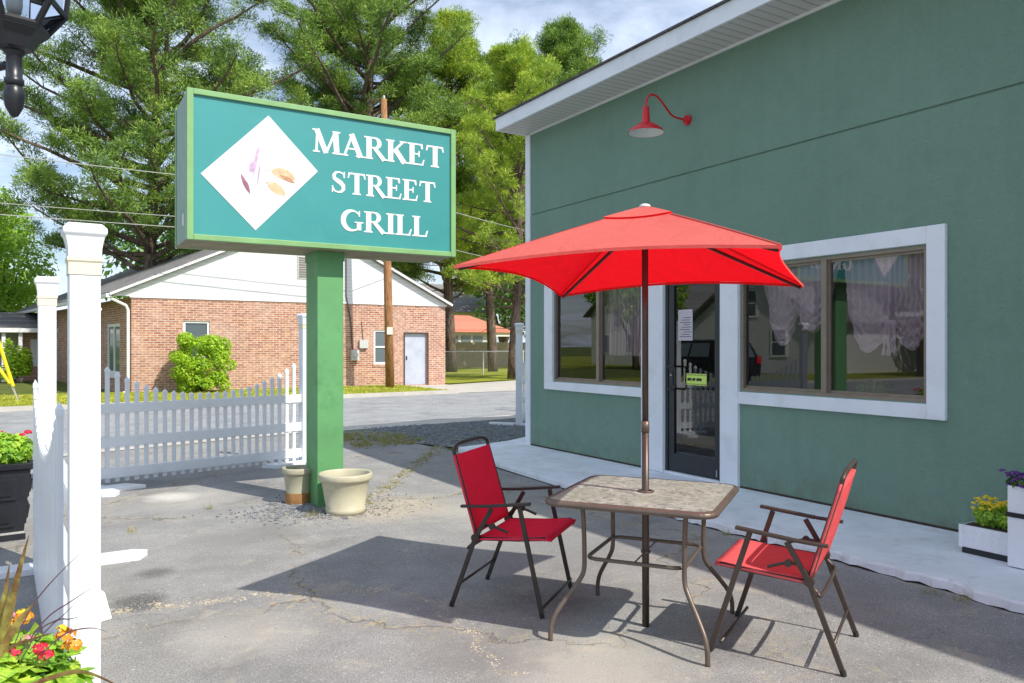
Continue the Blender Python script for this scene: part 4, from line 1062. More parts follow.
# ------------------------------------------------------------------ lantern top left
LX, LY, _ = cam2w(-1.349, 2.10)
ln = thing('post_lantern', 'black hexagonal lantern on a bracket arm at the top left corner', 'lamp', (LX-.62*CC, LY+.62*CS, 0))
def lan(mb, name, mat, par=ln, smooth=False, bevel=0): return mb.build(name, mat, par, smooth=smooth, world=True, bevel=bevel)
bx_, by_ = LX, LY; n6 = 6; ph = R(12)
m = MB(); m.lathe([(0,2.118),(.010,2.124),(.021,2.145),(.0265,2.172),(.0255,2.192),(.020,2.203),(.0175,2.207)], (bx_,by_,0), 24); lan(m,'finial',M['black'],smooth=True)
m = MB(); m.lathe([(.019,2.205),(.024,2.208),(.024,2.222),(.020,2.226),(.0195,2.285),(.024,2.29),(.028,2.296)], (bx_,by_,0), 24); lan(m,'stem',M['black'],smooth=True)
m = MB(); m.lathe([(.026,2.296),(.045,2.305),(.062,2.335),(.082,2.352),(.085,2.362),(.078,2.366)], (bx_,by_,0), 6, ph); lan(m,'cup',M['black'])
m = MB(); 
ring = lambda rr, z: [(bx_+rr*math.cos(2*PI*j/6+ph), by_+rr*math.sin(2*PI*j/6+ph), z) for j in range(6)]
for j in range(6):
    a, b, c_ = ring(.078,2.362)[j], ring(.124,2.425)[j], ring(.150,2.66)[j]
    m.tube([a,b], .009, 6); m.tube([b,c_], .008, 6)
m.tube(ring(.123,2.427), .009, 6, closed=True); m.tube(ring(.080,2.364), .009, 6, closed=True); m.tube(ring(.130,2.66), .012, 6, closed=True)
cage = lan(m,'cage',M['black'])
m = MB(); m.lathe([(.070,2.366),(.117,2.426),(.126,2.655)], (bx_,by_,0), 6, ph); lan(m,'glass',M['lantern_glass'])
m = MB(); m.lathe([(.175,2.66),(.165,2.68),(.09,2.76),(.04,2.80),(.03,2.84),(0,2.86)], (bx_,by_,0), 6, ph); lan(m,'roof',M['black'])
m = MB(); m.lathe([(0,2.40),(.016,2.40),(.020,2.42),(.020,2.50),(.016,2.53),(0,2.54)], (bx_,by_,0), 16); lan(m,'bulb',M['white_enamel'],smooth=True)
dx, dy = -CC, CS
m = MB(); m.tube(smooth_path([(bx_+dx*.018,by_+dy*.018,2.262),(bx_+dx*.08,by_+dy*.08,2.245),(bx_+dx*.25,by_+dy*.25,2.20),(bx_+dx*.45,by_+dy*.45,2.12),(bx_+dx*.60,by_+dy*.60,2.02)],5), .011, 8); lan(m,'bracket_arm',M['black'],smooth=True)
m = MB(); m.lathe([(.10,0),(.09,.05),(.05,.12),(.040,.2),(.036,2.3),(.045,2.32),(0,2.38)], (bx_+dx*.62,by_+dy*.62,0), 20); lan(m,'pole',M['black'],smooth=True)

# ------------------------------------------------------------------ brick building across the street
bk = thing('brick_building', 'red brick building with white sided gable and grey roof across the street', 'building', (7.8,27,0))
BX0, BX1, BY, BZ = 2.33, 13.30, 27.1, 3.05
LD = Vector((-.157,.987,0))   # direction of the long left wall
depth = 20
def bl(mb, name, mat, par=bk, **kw): return mb.build(name, mat, par, world=True, **kw)
def wall_with_holes_x(m, x0, x1, y, z0, z1, holes, t=.2):
    xs = sorted({x0,x1,*[h[i] for h in holes for i in (0,1)]})
    for a, b in zip(xs[:-1], xs[1:]):
        h = [h for h in holes if h[0] <= a+1e-6 and h[1] >= b-1e-6]
        z = z0
        for q in h:
            if q[2] > z: m.box(a, b, y, y+t, z, q[2])
            z = q[3]
        if z < z1: m.box(a, b, y, y+t, z, z1)
m = MB(); gh = [(3.85,4.66,1.10,2.32),(10.38,11.10,.83,2.10),(11.62,12.53,.03,1.96)]
wall_with_holes_x(m, BX0, BX1, BY, -.05, BZ, gh)
# left wall
a = Vector((BX0,BY+.2,0)); e = a+LD*depth; nrm = Vector((LD.y,-LD.x,0))
def lw(t0, t1, z0, z1, o0=0, o1=.2):
    p = a+LD*t0; q = a+LD*t1; m.prism([(p.x+nrm.x*o0,p.y+nrm.y*o0),(p.x+nrm.x*o1,p.y+nrm.y*o1),(q.x+nrm.x*o1,q.y+nrm.y*o1),(q.x+nrm.x*o0,q.y+nrm.y*o0)][::-1], z0, z1)
LW0, LW1 = 1.35, 3.1
lw(0,LW0,-.05,BZ); lw(LW0,LW1,-.05,.55); lw(LW0,LW1,2.25,BZ); lw(LW1,depth,-.05,BZ)
m.box(BX1-.2,BX1,BY+.2,BY+depth,-.05,BZ)
bl(m,'wall',M['brick'])
GP = (7.9, 5.95)
m = MB(); m.extr([(BX0-.52,BY-.02,BZ+.02),(BX1+.03,BY-.02,BZ+.0),(BX1+.03,BY-.02,BZ+.10),(GP[0],BY-.02,GP[1]+.02),(BX0-.52,BY-.02,BZ+.10)], (0,.2,0)); bl(m,'gable',M['siding'])
m = MB(); m.box(BX0-.05,BX1+.05,BY-.035,BY-.02,BZ-.02,BZ+.04); bl(m,'gable_trim',M['white'])
# roof slabs
m = MB(); o = .14
lE = Vector((BX0-.62,BY-.18,BZ+.14)); rE = Vector((BX1+.22,BY-.18,BZ+.10)); pk = Vector((GP[0],BY-.18,GP[1]+.08))
def roofslab(p, q):
    back = LD*(depth+.2)
    m.add([p, q, q+back, p+back, p+Vector((0,0,-o)), q+Vector((0,0,-o)), q+back+Vector((0,0,-o)), p+back+Vector((0,0,-o))], [(0,1,2,3),(7,6,5,4),(0,4,5,1),(1,5,6,2),(2,6,7,3),(3,7,4,0)])
roofslab(lE, pk); roofslab(pk, rE); bl(m,'roof',M['shingle'])
m = MB()
for p, q in ((lE,pk),(pk,rE)): m.beam(p+Vector((0,-.02,-.08)), q+Vector((0,-.02,-.08)), .04, .07)
bl(m,'rake_board',M['white'])
m = MB(); g0 = lE+Vector((-.04,0,-.12)); m.beam(g0, g0+LD*(depth+.2), .12, .12); bl(m,'gutter',M['white'])
m = MB(); m.tube([(lE.x+.02,BY-.08,BZ+.02),(lE.x+.06,BY-.06,BZ-.08),(BX0-.16,BY-.06,BZ-.28),(BX0-.10,BY-.06,BZ-.42),(BX0-.10,BY-.06,.10),(BX0-.25,BY-.10,.03)], .045, 8); bl(m,'downspout',M['white'])
def bwin(x0, x1, z0, z1, split=True):
    f = MB(); w = .07; y0, y1 = BY+.04, BY+.10
    f.box(x0,x0+w,y0,y1,z0,z1); f.box(x1-w,x1,y0,y1,z0,z1); f.box(x0+w,x1-w,y0,y1,z0,z0+w); f.box(x0+w,x1-w,y0,y1,z1-w,z1); zm = (z0+z1)/2; f.box(x0+w,x1-w,y0+.003,y1,zm-.03,zm+.03)
    o_ = bl(f,'window',M['white'])
    g = MB(); g.box(x0+w,x1-w,BY+.075,BY+.085,z0+w,z1-w); p = g.build('pane', M['glass_far'], o_); p.data.transform(Matrix.Translation(-parent_world(o_)))
    g = MB(); g.box(x0-.05,x1+.05,BY-.03,BY+.04,z0-.09,z0-.002); p = g.build('sill', M['brick'], o_); p.data.transform(Matrix.Translation(-parent_world(o_)))
bwin(*gh[0]); bwin(*gh[1])
m = MB(); m.box(11.62,12.53,BY+.10,BY+.15,.03,1.96); d = bl(m,'door',paint('pale_grey_door',(.46,.50,.60),.5,.12,2.5,.05,dirt=(.40,.44,.52),dirt_amt=.5))
m = MB(); m.box(11.70,11.74,BY+.07,BY+.10,.98,1.12); p = m.build('handle', M['black'], d); p.data.transform(Matrix.Translation(-parent_world(d)))
m = MB(); m.box(11.56,11.615,BY-.012,BY+.1,.0,2.02); m.box(12.535,12.59,BY-.012,BY+.1,0,2.02); m.box(11.615,12.535,BY-.012,BY+.1,1.965,2.02); bl(m,'door_frame',M['bronze'])
# long window in left wall
p = a+LD*LW0; q = a+LD*LW1
m = MB()
for t0, t1, z0, z1 in ((LW0,LW0+.10,.55,2.25),(LW1-.10,LW1,.55,2.25),(LW0+.1,LW1-.1,.55,.65),(LW0+.1,LW1-.1,2.15,2.25),((LW0+LW1)/2-.05,(LW0+LW1)/2+.05,.65,2.15)): lw(t0,t1,z0,z1,.02,.09)
wf = bl(m,'window',M['white'])
m = MB(); lw(LW0+.1,LW1-.1,.65,2.15,.05,.06); pp_ = m.build('pane', M['glass_far'], wf); pp_.data.transform(Matrix.Translation(-parent_world(wf)))
m = MB(); lw(LW0-.05,LW1+.05,.42,.548,-.06,.1); bl(m,'sill',M['white'])
# vent, meter, box, conduit
m = MB(); m.box(7.55,8.30,BY-.05,BY-.022,3.86,4.68); v_ = bl(m,'vent',M['utility'])
m = MB(); 
for i in range(9): m.box(7.60,8.25,BY-.075,BY-.052,3.92+i*.082,3.955+i*.082)
p = m.build('louvre', M['alu'], v_); p.data.transform(Matrix.Translation(-parent_world(v_)))
m = MB(); m.box(9.48,9.76,BY-.16,BY-.002,.98,1.36); m.tube([(9.62,BY-.16,1.18),(9.62,BY-.22,1.18)], .09, 16); bl(m,'electric_meter',M['utility'])
m = MB(); m.box(9.80,10.12,BY-.12,BY-.002,1.42,1.72); bl(m,'junction_box',M['utility'])
m = MB(); m.tube([(9.55,BY-.03,1.36),(9.50,BY-.03,2.3),(9.38,BY-.03,3.0),(9.30,BY-.06,3.3),(9.30,BY-.06,4.9)], .018, 6); m.tube([(9.96,BY-.03,1.72),(9.9,BY-.03,2.4)], .01, 6); bl(m,'conduit',M['bronze'])
# low porch wing at the far left
wg = thing('porch_wing', 'low brick wing with grey porch roof and white posts left of the brick building', 'building', (-.5,40,0))
m = MB(); m.box(-.86,.9,40.2,46,-.05,2.2); m.build('wall', M['brick'], wg, world=True)
m = MB(); m.box(-2.6,-.86,42,42.2,-.05,2.2); m.build('pale_wall', M['pale_wall'], wg, world=True)
m = MB(); m.add([(-3.6,39.0,2.24),(1.2,39.0,2.24),(1.2,42.5,3.05),(-3.6,42.5,3.05),(-3.6,39.0,2.12),(1.2,39.0,2.12),(1.2,42.5,2.2),(-3.6,42.5,2.2)], [(0,1,2,3),(7,6,5,4),(0,4,5,1),(1,5,6,2),(2,6,7,3),(3,7,4,0)]); m.build('roof', M['shingle'], wg, world=True)
m = MB(); m.box(-3.6,1.2,38.94,38.995,2.08,2.26); m.build('gutter', M['white'], wg, world=True)
for x in (-3.0,-1.5,-.9,.42):
    m = MB(); m.box(x-.07,x+.07,39.1,39.24,-.05,2.11); m.build('porch_post', M['white'], wg, world=True)
m = MB(); m.box(-.55,-.25,40.14,40.195,.6,1.8); m.build('window', M['white'], wg, world=True)

# utility pole + wires
up = thing('utility_pole', 'leaning brown wooden utility pole in front of the brick building', 'pole', (10.28,25.3,0))
m = MB(); m.tube([(10.28,25.3,0),(10.22,25.3,3),(10.14,25.3,6.5),(10.06,25.3,10.05)], [.155,.145,.125,.10], 14); m.build('pole', M['polewood'], up, smooth=True, world=True)
m = MB(); m.box(10.10,10.30,25.10,25.15,1.9,2.15); m.build('tag', M['cream'], up, world=True)
m = MB(); m.lathe([(.03,0),(.05,.04),(.03,.08),(.045,.12),(0,.14)], (10.06,25.3,10.05), 10); m.build('insulator', M['utility'], up, smooth=True, world=True)
def wire(pa, pb, sag, rad, label):
    pts = [Vector(pa).lerp(Vector(pb), i/24)-Vector((0,0,sag*4*(i/24)*(1-i/24))) for i in range(25)]
    m = MB(); m.tube(pts, rad, 5); o_ = m.build('overhead_wire', M['wire'], None); tag(o_, label, 'wire', 'overhead wires left of the sign'); return o_
wire((10.15,25.3,6.75),(-24,27.5,8.6), .55, .014, 'topmost overhead wire crossing the left pine')
wire((10.15,25.3,5.55),(-24,27.5,6.5), .40, .011, 'middle overhead wire of the three crossing the left pine')
wire((10.16,25.3,5.20),(-24,27.5,6.1), .35, .013, 'lowest overhead wire of the three crossing the left pine')
wire((10.12,25.3,6.9),(26,33,7.0), .3, .014, 'upper overhead wire running right from the pole through the branches')
wire((10.12,25.3,5.5),(26,33,5.3), .3, .012, 'lower overhead wire running right from the pole through the branches')
gw = thing('guy_wire', 'longer, steeper yellow guy wire guard at the far left edge', 'guy wire', (-.70,24.6,0))
m = MB(); m.tube([(-.60,24.6,0),(-.73,24.6,.42),(-2.40,24.6,6.5)], .012, 5); m.build('cable', M['wire'], gw, world=True)
m = MB(); m.tube([(-.73,24.6,.42),(-1.26,24.6,2.35)], .045, 8); m.build('guard', M['yellow_plastic'], gw, world=True)
gw2 = thing('guy_wire', 'shorter, more slanted yellow guy wire guard at the left edge', 'guy wire', (-.66,24.5,0))
m = MB(); m.tube([(-.60,24.55,.0),(-.80,24.6,.50),(-3.6,25.2,5)], .012, 5); m.build('cable', M['wire'], gw2, world=True)
m = MB(); m.tube([(-.80,24.6,.50),(-1.45,24.74,1.55)], .045, 8); m.build('guard', M['yellow_plastic'], gw2, world=True)

# ------------------------------------------------------------------ far right: house, fences
hs = thing('red_roofed_house', 'pale house with red roof beyond the yard between the tree trunks', 'building', (32,60,0))
m = MB(); m.box(26,34.2,60,68,0,2.75); w_ = m.build('wall', M['pale_wall'], hs, world=True)
m = MB(); m.add([(25.4,59.4,2.7),(36.3,59.4,2.7),(33.4,63,4.3),(25.4,63,4.3),(25.4,67.5,2.7),(36.3,67.5,2.7)], [(0,1,2,3),(3,2,5,4),(1,5,2),(0,3,4),(0,4,5,1)]); m.build('roof', M['red_roof'], hs, world=True)
for x in (28.6,29.8,31.0,32.2): 
    m = MB(); m.box(x,x+.9,59.95,59.99,1.5,2.4); m.build('window', M['glass_far'], hs, world=True)
m = MB(); m.box(34.0,36.2,59.6,59.9,2.35,2.68); m.box(35.9,36.1,59.6,59.8,0,2.35); m.build('porch_frame', M['white'], hs, world=True)
h2 = thing('white_house', 'white gabled house glimpsed behind the red roofed house', 'building', (38,80,0))
m = MB(); m.box(30,46,80,90,0,5.5); m.build('wall', M['siding'], h2, world=True)
m = MB(); m.add([(29,79,5.4),(47,79,5.4),(47,85,9),(29,85,9),(29,91,5.4),(47,91,5.4)], [(0,1,2,3),(3,2,5,4),(1,5,2),(0,3,4),(0,4,5,1)]); m.build('roof', M['shingle'], h2, world=True)
bf = thing('board_fence', 'tan wooden board fence behind the yard', 'fence', (26,48,0))
m = MB(); n = 150; 
for i in range(n): m.box(18+i*.14, 18.13+i*.14, 48, 48.03, 0, 1.75+.02*((i*7)%3))
m.build('boards', M['tan_wood'], bf, world=True)
m = MB(); m.box(18,39,48.03,48.08,.3,.4); m.box(18,39,48.03,48.08,1.4,1.5); m.build('rails', M['tan_wood'], bf, world=True)
cf = thing('chain_link_fence', 'low galvanised chain link fence with rail along the driveway', 'fence', (18,35,0))
ca = Vector((14.0,34.2,0)); cb = Vector((30,36.5,0)); dd = (cb-ca)
m = MB(); m.tube([ca+Vector((0,0,1.22)), cb+Vector((0,0,1.22))], .024, 6); m.build('rail', M['steel'], cf, world=True)
for i in range(7):
    p = ca+dd*i/6; m = MB(); m.tube([p, p+Vector((0,0,1.27))], .033, 8); m.build('fence_post', M['utility'], cf, world=True)
m = MB(); nn = 110
for i in range(nn):
    p = ca+dd*i/nn; 
    for s_ in (-1,1):
        q = p+dd.normalized()*1.2*s_
        m.beam(p+Vector((0,0,.02)), q+Vector((0,0,1.2)), .004, .004)
m.build('mesh', M['steel'], cf, world=True)

# ------------------------------------------------------------------ trees
def puffs(r, P_, S_, n_each, L, w):
    """rounded sprays of short needles: P_ centres, S_ radii; needles radiate from small knots inside each spray"""
    N = len(P_)*n_each; c = np.repeat(P_, n_each, 0); sz = np.repeat(S_, n_each)[:,None]
    d = unit(r.normal(0,1,(N,3))*np.array([1,1,.8]) + np.array([0,0,.40]))
    rr = r.uniform(.1,1,(N,1))**.42
    base = c + d*sz*rr*np.array([1,1,.78]); 
    nd = unit(d + r.normal(0,.55,(N,3)) + np.array([0,0,.35])); l = L*r.uniform(.6,1.15,(N,1))
    s = unit(np.cross(nd, r.normal(0,1,(N,3))))*w*r.uniform(.7,1.2,(N,1))
    return np.stack([base-s*.5, base+s*.5, base+nd*l+s*.55, base+nd*l-s*.55], 1).reshape(-1,3)
def pine(x, y, H_, z_first, spread, seed, label, mat, limbs=46, lean=(0,0), name='pine_tree', L=.17, w=.030, dead=8, pr=.40, per=62, prof=(.82,.24), nsec=(2,3), sparse=0.0, tint=None):
    rnd = random.Random(seed); r = np.random.default_rng(seed)
    t = thing(name, label, 'tree', (x,y,0), 0, 'tall pines beyond the street')
    tr = MB(); n = 12; pts = []
    for i in range(n+1):
        k = i/n; pts.append(Vector((x+lean[0]*k+.20*math.sin(k*5+seed), y+lean[1]*k+.14*math.cos(k*4+seed), H_*k)))
    r0 = .013*H_+.05
    tr.tube(pts, [r0*(1-.85*(i/n))+.02 for i in range(n+1)], 10)
    def at(k):
        i = min(int(k*n), n-1); return pts[i].lerp(pts[i+1], k*n-i)
    PC, PS = [], []
    lm_ = MB()
    for q in range(limbs):
        k = z_first/H_ + (1-z_first/H_)*((q+rnd.random()*.9)/limbs)
        k = min(k, .985); p = at(k); a = q*2.39996+rnd.uniform(-.6,.6)
        rel = (k-z_first/H_)/(1-z_first/H_)
        Lb = max(.9, spread*(max(0,math.sin(PI*min(1,(rel*prof[0]+prof[1]))))**.7)*rnd.uniform(.55,1.12))
        up_ = .16+.55*rel*rel+rnd.uniform(-.20,.34)
        dr = Vector((math.cos(a), math.sin(a), up_)).normalized()
        bp = [p]; seg = 8; cur = p.copy()
        for s_ in range(seg):
            dr = (dr+Vector((rnd.uniform(-.22,.22), rnd.uniform(-.22,.22), rnd.uniform(-.06,.12)))).normalized()
            cur = cur+dr*Lb/seg; bp.append(cur.copy())
        rb = max(.022, .019*Lb+.010)
        lm_.tube(bp, [rb*(1-.8*i/seg) for i in range(seg+1)], 5, cap=False)
        s0 = 2 if Lb < 3 else 3
        for s_ in range(s0, seg+1):
            for side in range(rnd.randint(*nsec)):
                if rnd.random() < sparse*(1-rel): continue
                fr = s_/seg; b0 = bp[s_-1].lerp(bp[s_], rnd.random())
                dm_ = (bp[s_]-bp[s_-1]).normalized()
                sd = Vector((-dm_.y, dm_.x, 0)).normalized()*rnd.choice((-1,1))
                d2 = (dm_*rnd.uniform(.2,.9)+sd*rnd.uniform(.3,1.0)+Vector((0,0,rnd.uniform(-.1,.75)))).normalized()
                L2 = rnd.uniform(.45,1.0)*(.55+.12*Lb)*(1.3-.6*fr)
                e2 = b0+d2*L2; m2 = b0.lerp(e2,.5)+Vector((0,0,.05*L2))
                lm_.tube([b0,m2,e2], [.020,.013,.006], 4, cap=False)
                np_ = 1+int(L2/.45+rnd.random())
                for z_ in range(np_):
                    kk = 1.0-.62*z_/max(1,np_)
                    c_ = b0.lerp(e2,kk)+Vector((rnd.gauss(0,.13),rnd.gauss(0,.13),rnd.gauss(.06,.06)))
                    PC.append(tuple(c_)); PS.append(pr*rnd.uniform(.6,1.15)*(1-.15*z_))
        for z_ in range(2):
            PC.append(tuple(bp[-1]+Vector((rnd.gauss(0,.15),rnd.gauss(0,.15),.08)))); PS.append(pr*rnd.uniform(.8,1.1))
    for q in range(dead):
        k = rnd.uniform(.15, z_first/H_+.15); p = at(k); a = rnd.uniform(0,2*PI); Lb = rnd.uniform(.8,2.6); cur = p.copy(); bp = [p]
        dr = Vector((math.cos(a), math.sin(a), rnd.uniform(-.25,.3))).normalized()
        for s_ in range(5): dr = (dr+Vector((rnd.uniform(-.3,.3),rnd.uniform(-.3,.3),rnd.uniform(-.25,.2)))).normalized(); cur = cur+dr*Lb/5; bp.append(cur.copy())
        lm_.tube(bp, [.035,.028,.022,.016,.01,.006], 4, cap=False)
    tk = tr.build('trunk', M['bark'], t, smooth=True, world=True)
    lo = lm_.build('limbs', M['bark'], tk); lo.data.transform(Matrix.Translation(-parent_world(tk)))
    PC = np.array(PC); PS = np.array(PS)
    np_mesh('crown', puffs(r, PC, PS, per, L, w), 4, mat, t, (x,y,0))
    return t
pine(3.9, 36.5, 19.3, 4.4, 7.4, 11, 'tall pine with dark layered crown behind the grey roof, left of the sign', M['pine'], limbs=98, prof=(.75,.30), pr=.56, per=104, w=.023, L=.15, nsec=(1,3), sparse=.1)
pine(14.6, 39, 24.0, 5.0, 7.4, 23, 'broad dark pine rising directly behind the sign', M['pine'], limbs=124, prof=(.75,.25), pr=.60, per=104, w=.024, L=.16, nsec=(1,3), sparse=.1)
pine(18.3, 30, 14.4, 3.2, 4.7, 37, 'sunlit yellow green pine against the corner of the restaurant roof', M['pine_lit'], limbs=70, dead=34, pr=.33, per=84, w=.018, L=.15, nsec=(1,3), sparse=.45)
pine(28.5, 41, 21.5, 5.5, 7.4, 41, 'tall pine showing above the restaurant eave', M['pine'], limbs=92, pr=.58, per=96, w=.024, L=.16, nsec=(1,3))
pine(19.9, 40, 20, 4.0, 5.8, 53, 'pine with slim trunk beside the right end of the brick building', M['pine_lit'], limbs=72, pr=.54, per=92, w=.024, L=.16, nsec=(1,3))
pine(22.3, 39.5, 18, 5.0, 4.8, 59, 'pine whose dark trunk stands behind the chain link fence', M['pine'], limbs=46, pr=.46, per=86, w=.024, L=.16, nsec=(1,3))
pine(-7.5, 44, 17, 2.5, 6.5, 71, 'distant pine at the left edge behind the porch wing', M['pine_dark'], limbs=60, pr=.56, per=70, w=.03)

def broadleaf(x, y, z0, rx, rz, seed, label, mat, n=5000, size=.13, name='leafy_tree', cat='tree', trunk=True, group='leafy trees in the background', blobs=16):
    rnd = random.Random(seed); r = np.random.default_rng(seed)
    t = thing(name, label, cat, (x,y,0), 0, group)
    cs = []
    for i in range(blobs):
        a = rnd.uniform(0,2*PI); k = rnd.random()**.5*.72; zz = rnd.uniform(-.65,.65)
        s_ = rnd.uniform(.28,.46)
        cs.append((x+rx*k*math.cos(a), y+rx*k*math.sin(a), z0+rz+rz*zz, rx*s_, rx*s_, rz*s_))
    np_mesh('crown', leafcloud(r, cs, 0, n, size), 4, mat, t, (x,y,0))
    if trunk:
        m = MB(); m.tube([(x,y,0),(x+.1,y,z0*.6+.2),(x,y,z0+rz)], [.05*rx+.06,.04*rx+.04,.03], 8)
        for i in range(6):
            c_ = cs[i]; m.tube([(x,y,max(.2,z0*.6)),((x+c_[0])/2,(y+c_[1])/2,(z0+c_[2])/2+.1),(c_[0],c_[1],c_[2])], [.035*rx,.022*rx,.01], 5, cap=False)
        m.build('trunk', M['bark'], t, smooth=True, world=True)
    return t
broadleaf(-1.9, 50, 1.5, 4.6, 4.4, 81, 'light green leafy tree behind the porch wing at the left', M['leaf'], 14000, .14)
broadleaf(-8.0, 60, 1.0, 5.5, 4.5, 82, 'leafy tree far left beyond the pale porch', M['leaf_dark'], 6000, .2)
broadleaf(-1.0, 37.6, 0, .62, .95, 83, 'green shrub beside the white porch posts at the left', M['bush'], 2600, .07, 'shrub', 'shrub', True, 'shrubs')
broadleaf(39.5, 57, .8, 2.6, 4.6, 85, 'dense green tree right of the red roofed house', M['leaf'], 9000, .16)
broadleaf(33.5, 40, 1.6, 2.9, 3.6, 86, 'dark green tree behind the restaurant corner', M['leaf'], 9000, .13)
broadleaf(44, 75, 2, 8, 7, 87, 'large leafy tree closing the view behind the houses', M['leaf_dark'], 9000, .3)
broadleaf(20, 76, 2, 7, 6, 88, 'wide leafy tree far behind the board fence', M['leaf_dark'], 9000, .3)
broadleaf(10, 66, 1, 8, 7, 89, 'far leafy tree behind the brick building', M['leaf_dark'], 7000, .3)
# round bush in front of the brick wall
bs = thing('round_bush', 'bright green rounded bush against the brick wall below a window', 'bush', (4.25,26.0,0.05))
r = np.random.default_rng(91); rnd = random.Random(91); cs = []
for i in range(44):
    a = rnd.uniform(0,2*PI); zz = rnd.uniform(.15,1.72); rr = 1.0*math.sqrt(max(.08,1-((zz-.88)/1.05)**2))*.80
    cs.append((4.25+rr*math.cos(a), 26.0+rr*math.sin(a)*.85, .05+zz, .25,.25,.20))
cs.append((4.25,26.0,.95,.82,.7,.85))
lv = leafcloud(r, cs, 0, 17000, .045, updir=.9)
np_mesh('foliage', lv, 4, M['bush'], bs, (4.25,26.0,.05))
m = MB()
for i in range(7): m.tube([(4.25,26,0.03),(4.25+.5*math.cos(i),26+.4*math.sin(i),.9)], [.03,.012], 5)
m.build('stems', M['bark'], bs, world=True)

# ------------------------------------------------------------------ across the side street (seen mirrored in the windows)
def simple_house(x0, x1, y0, y1, h, name, label, mat, roofmat, win):
    t = thing(name, label, 'building', ((x0+x1)/2,(y0+y1)/2,0))
    m = MB(); m.box(x0,x1,y0,y1,0,h); m.extr([(x1,y0,h),(x1,y1,h),(x1,(y0+y1)/2,h+(y1-y0)*.33)], (x0-x1,0,0)); m.build('wall', mat, t, world=True)
    m = MB(); yc = (y0+y1)/2; zr = h+(y1-y0)*.33; e = .5
    for s_ in (y0,y1):
        ye = s_+(e if s_ == y1 else -e); ze = h-e*.66
        m.add([(x0-e,ye,ze+.02),(x1+e,ye,ze+.02),(x1+e,yc,zr+.03),(x0-e,yc,zr+.03),(x0-e,ye,ze+.16),(x1+e,ye,ze+.16),(x1+e,yc,zr+.17),(x0-e,yc,zr+.17)], [(0,3,2,1),(4,5,6,7),(0,1,5,4),(1,2,6,5),(2,3,7,6),(3,0,4,7)])
    m.build('roof', roofmat, t, world=True)
    for (yy, zz) in win:
        m = MB(); m.box(x1+.01,x1+.06,yy-.55,yy+.55,zz-.1,zz+1.5); w_ = m.build('window', M['white'], t, world=True)
        m = MB(); m.box(x1+.062,x1+.07,yy-.42,yy+.42,zz+.02,zz+.68); m.box(x1+.062,x1+.07,yy-.42,yy+.42,zz+.76,zz+1.38); p = m.build('pane', M['glass_far'], w_); p.data.transform(Matrix.Translation(-parent_world(w_)))
    return t
simple_house(-34,-22,26,35,3.0,'white_house','white gabled house across the street mirrored in the right window', M['siding'], M['shingle'], [(28.5,1.0),(32.5,1.0),(30.5,3.2)])
simple_house(-40,-27,42,52,4.2,'white_house','two storey white house mirrored in the left window', M['siding'], M['shingle'], [(44,1.0),(47,1.0),(50,1.0),(45.5,3.0),(48.5,3.0)])
sto = thing('storefront', 'low dark shop front across the street mirrored in the right window', 'building', (-26,13,0))
m = MB(); m.box(-34,-24,4,22,0,3.6); m.build('wall', paint('shop_wall',(.16,.14,.13),.8), sto, world=True)
m = MB()
for i in range(7): m.box(-23.98,-23.93,5+i*2.4,6.9+i*2.4,.7,2.6)
m.build('shop_window', M['glass_far'], sto, world=True)
m = MB(); m.box(-24,-22.6,3.8,22.2,2.9,3.1); m.build('awning', M['pale_wall'], sto, world=True)
sheet('side_road', [(-20,-30),(-13,-30),(-13,9.0),(-20,9.0)], -.006, M['road'])
sheet('sidewalk', [(-22.5,-30),(-20.05,-30),(-20.05,8.0),(-22.5,8.0)], .03, M['concrete'])
broadleaf(-20, 38, 1.6, 3.6, 3.2, 95, 'leafy tree between the houses mirrored in the windows', M['leaf'], 4000, .18)
broadleaf(-30, 24, 1.6, 3.4, 3.6, 96, 'leafy tree beside the shop front mirrored in the right window', M['leaf_dark'], 4000, .18)

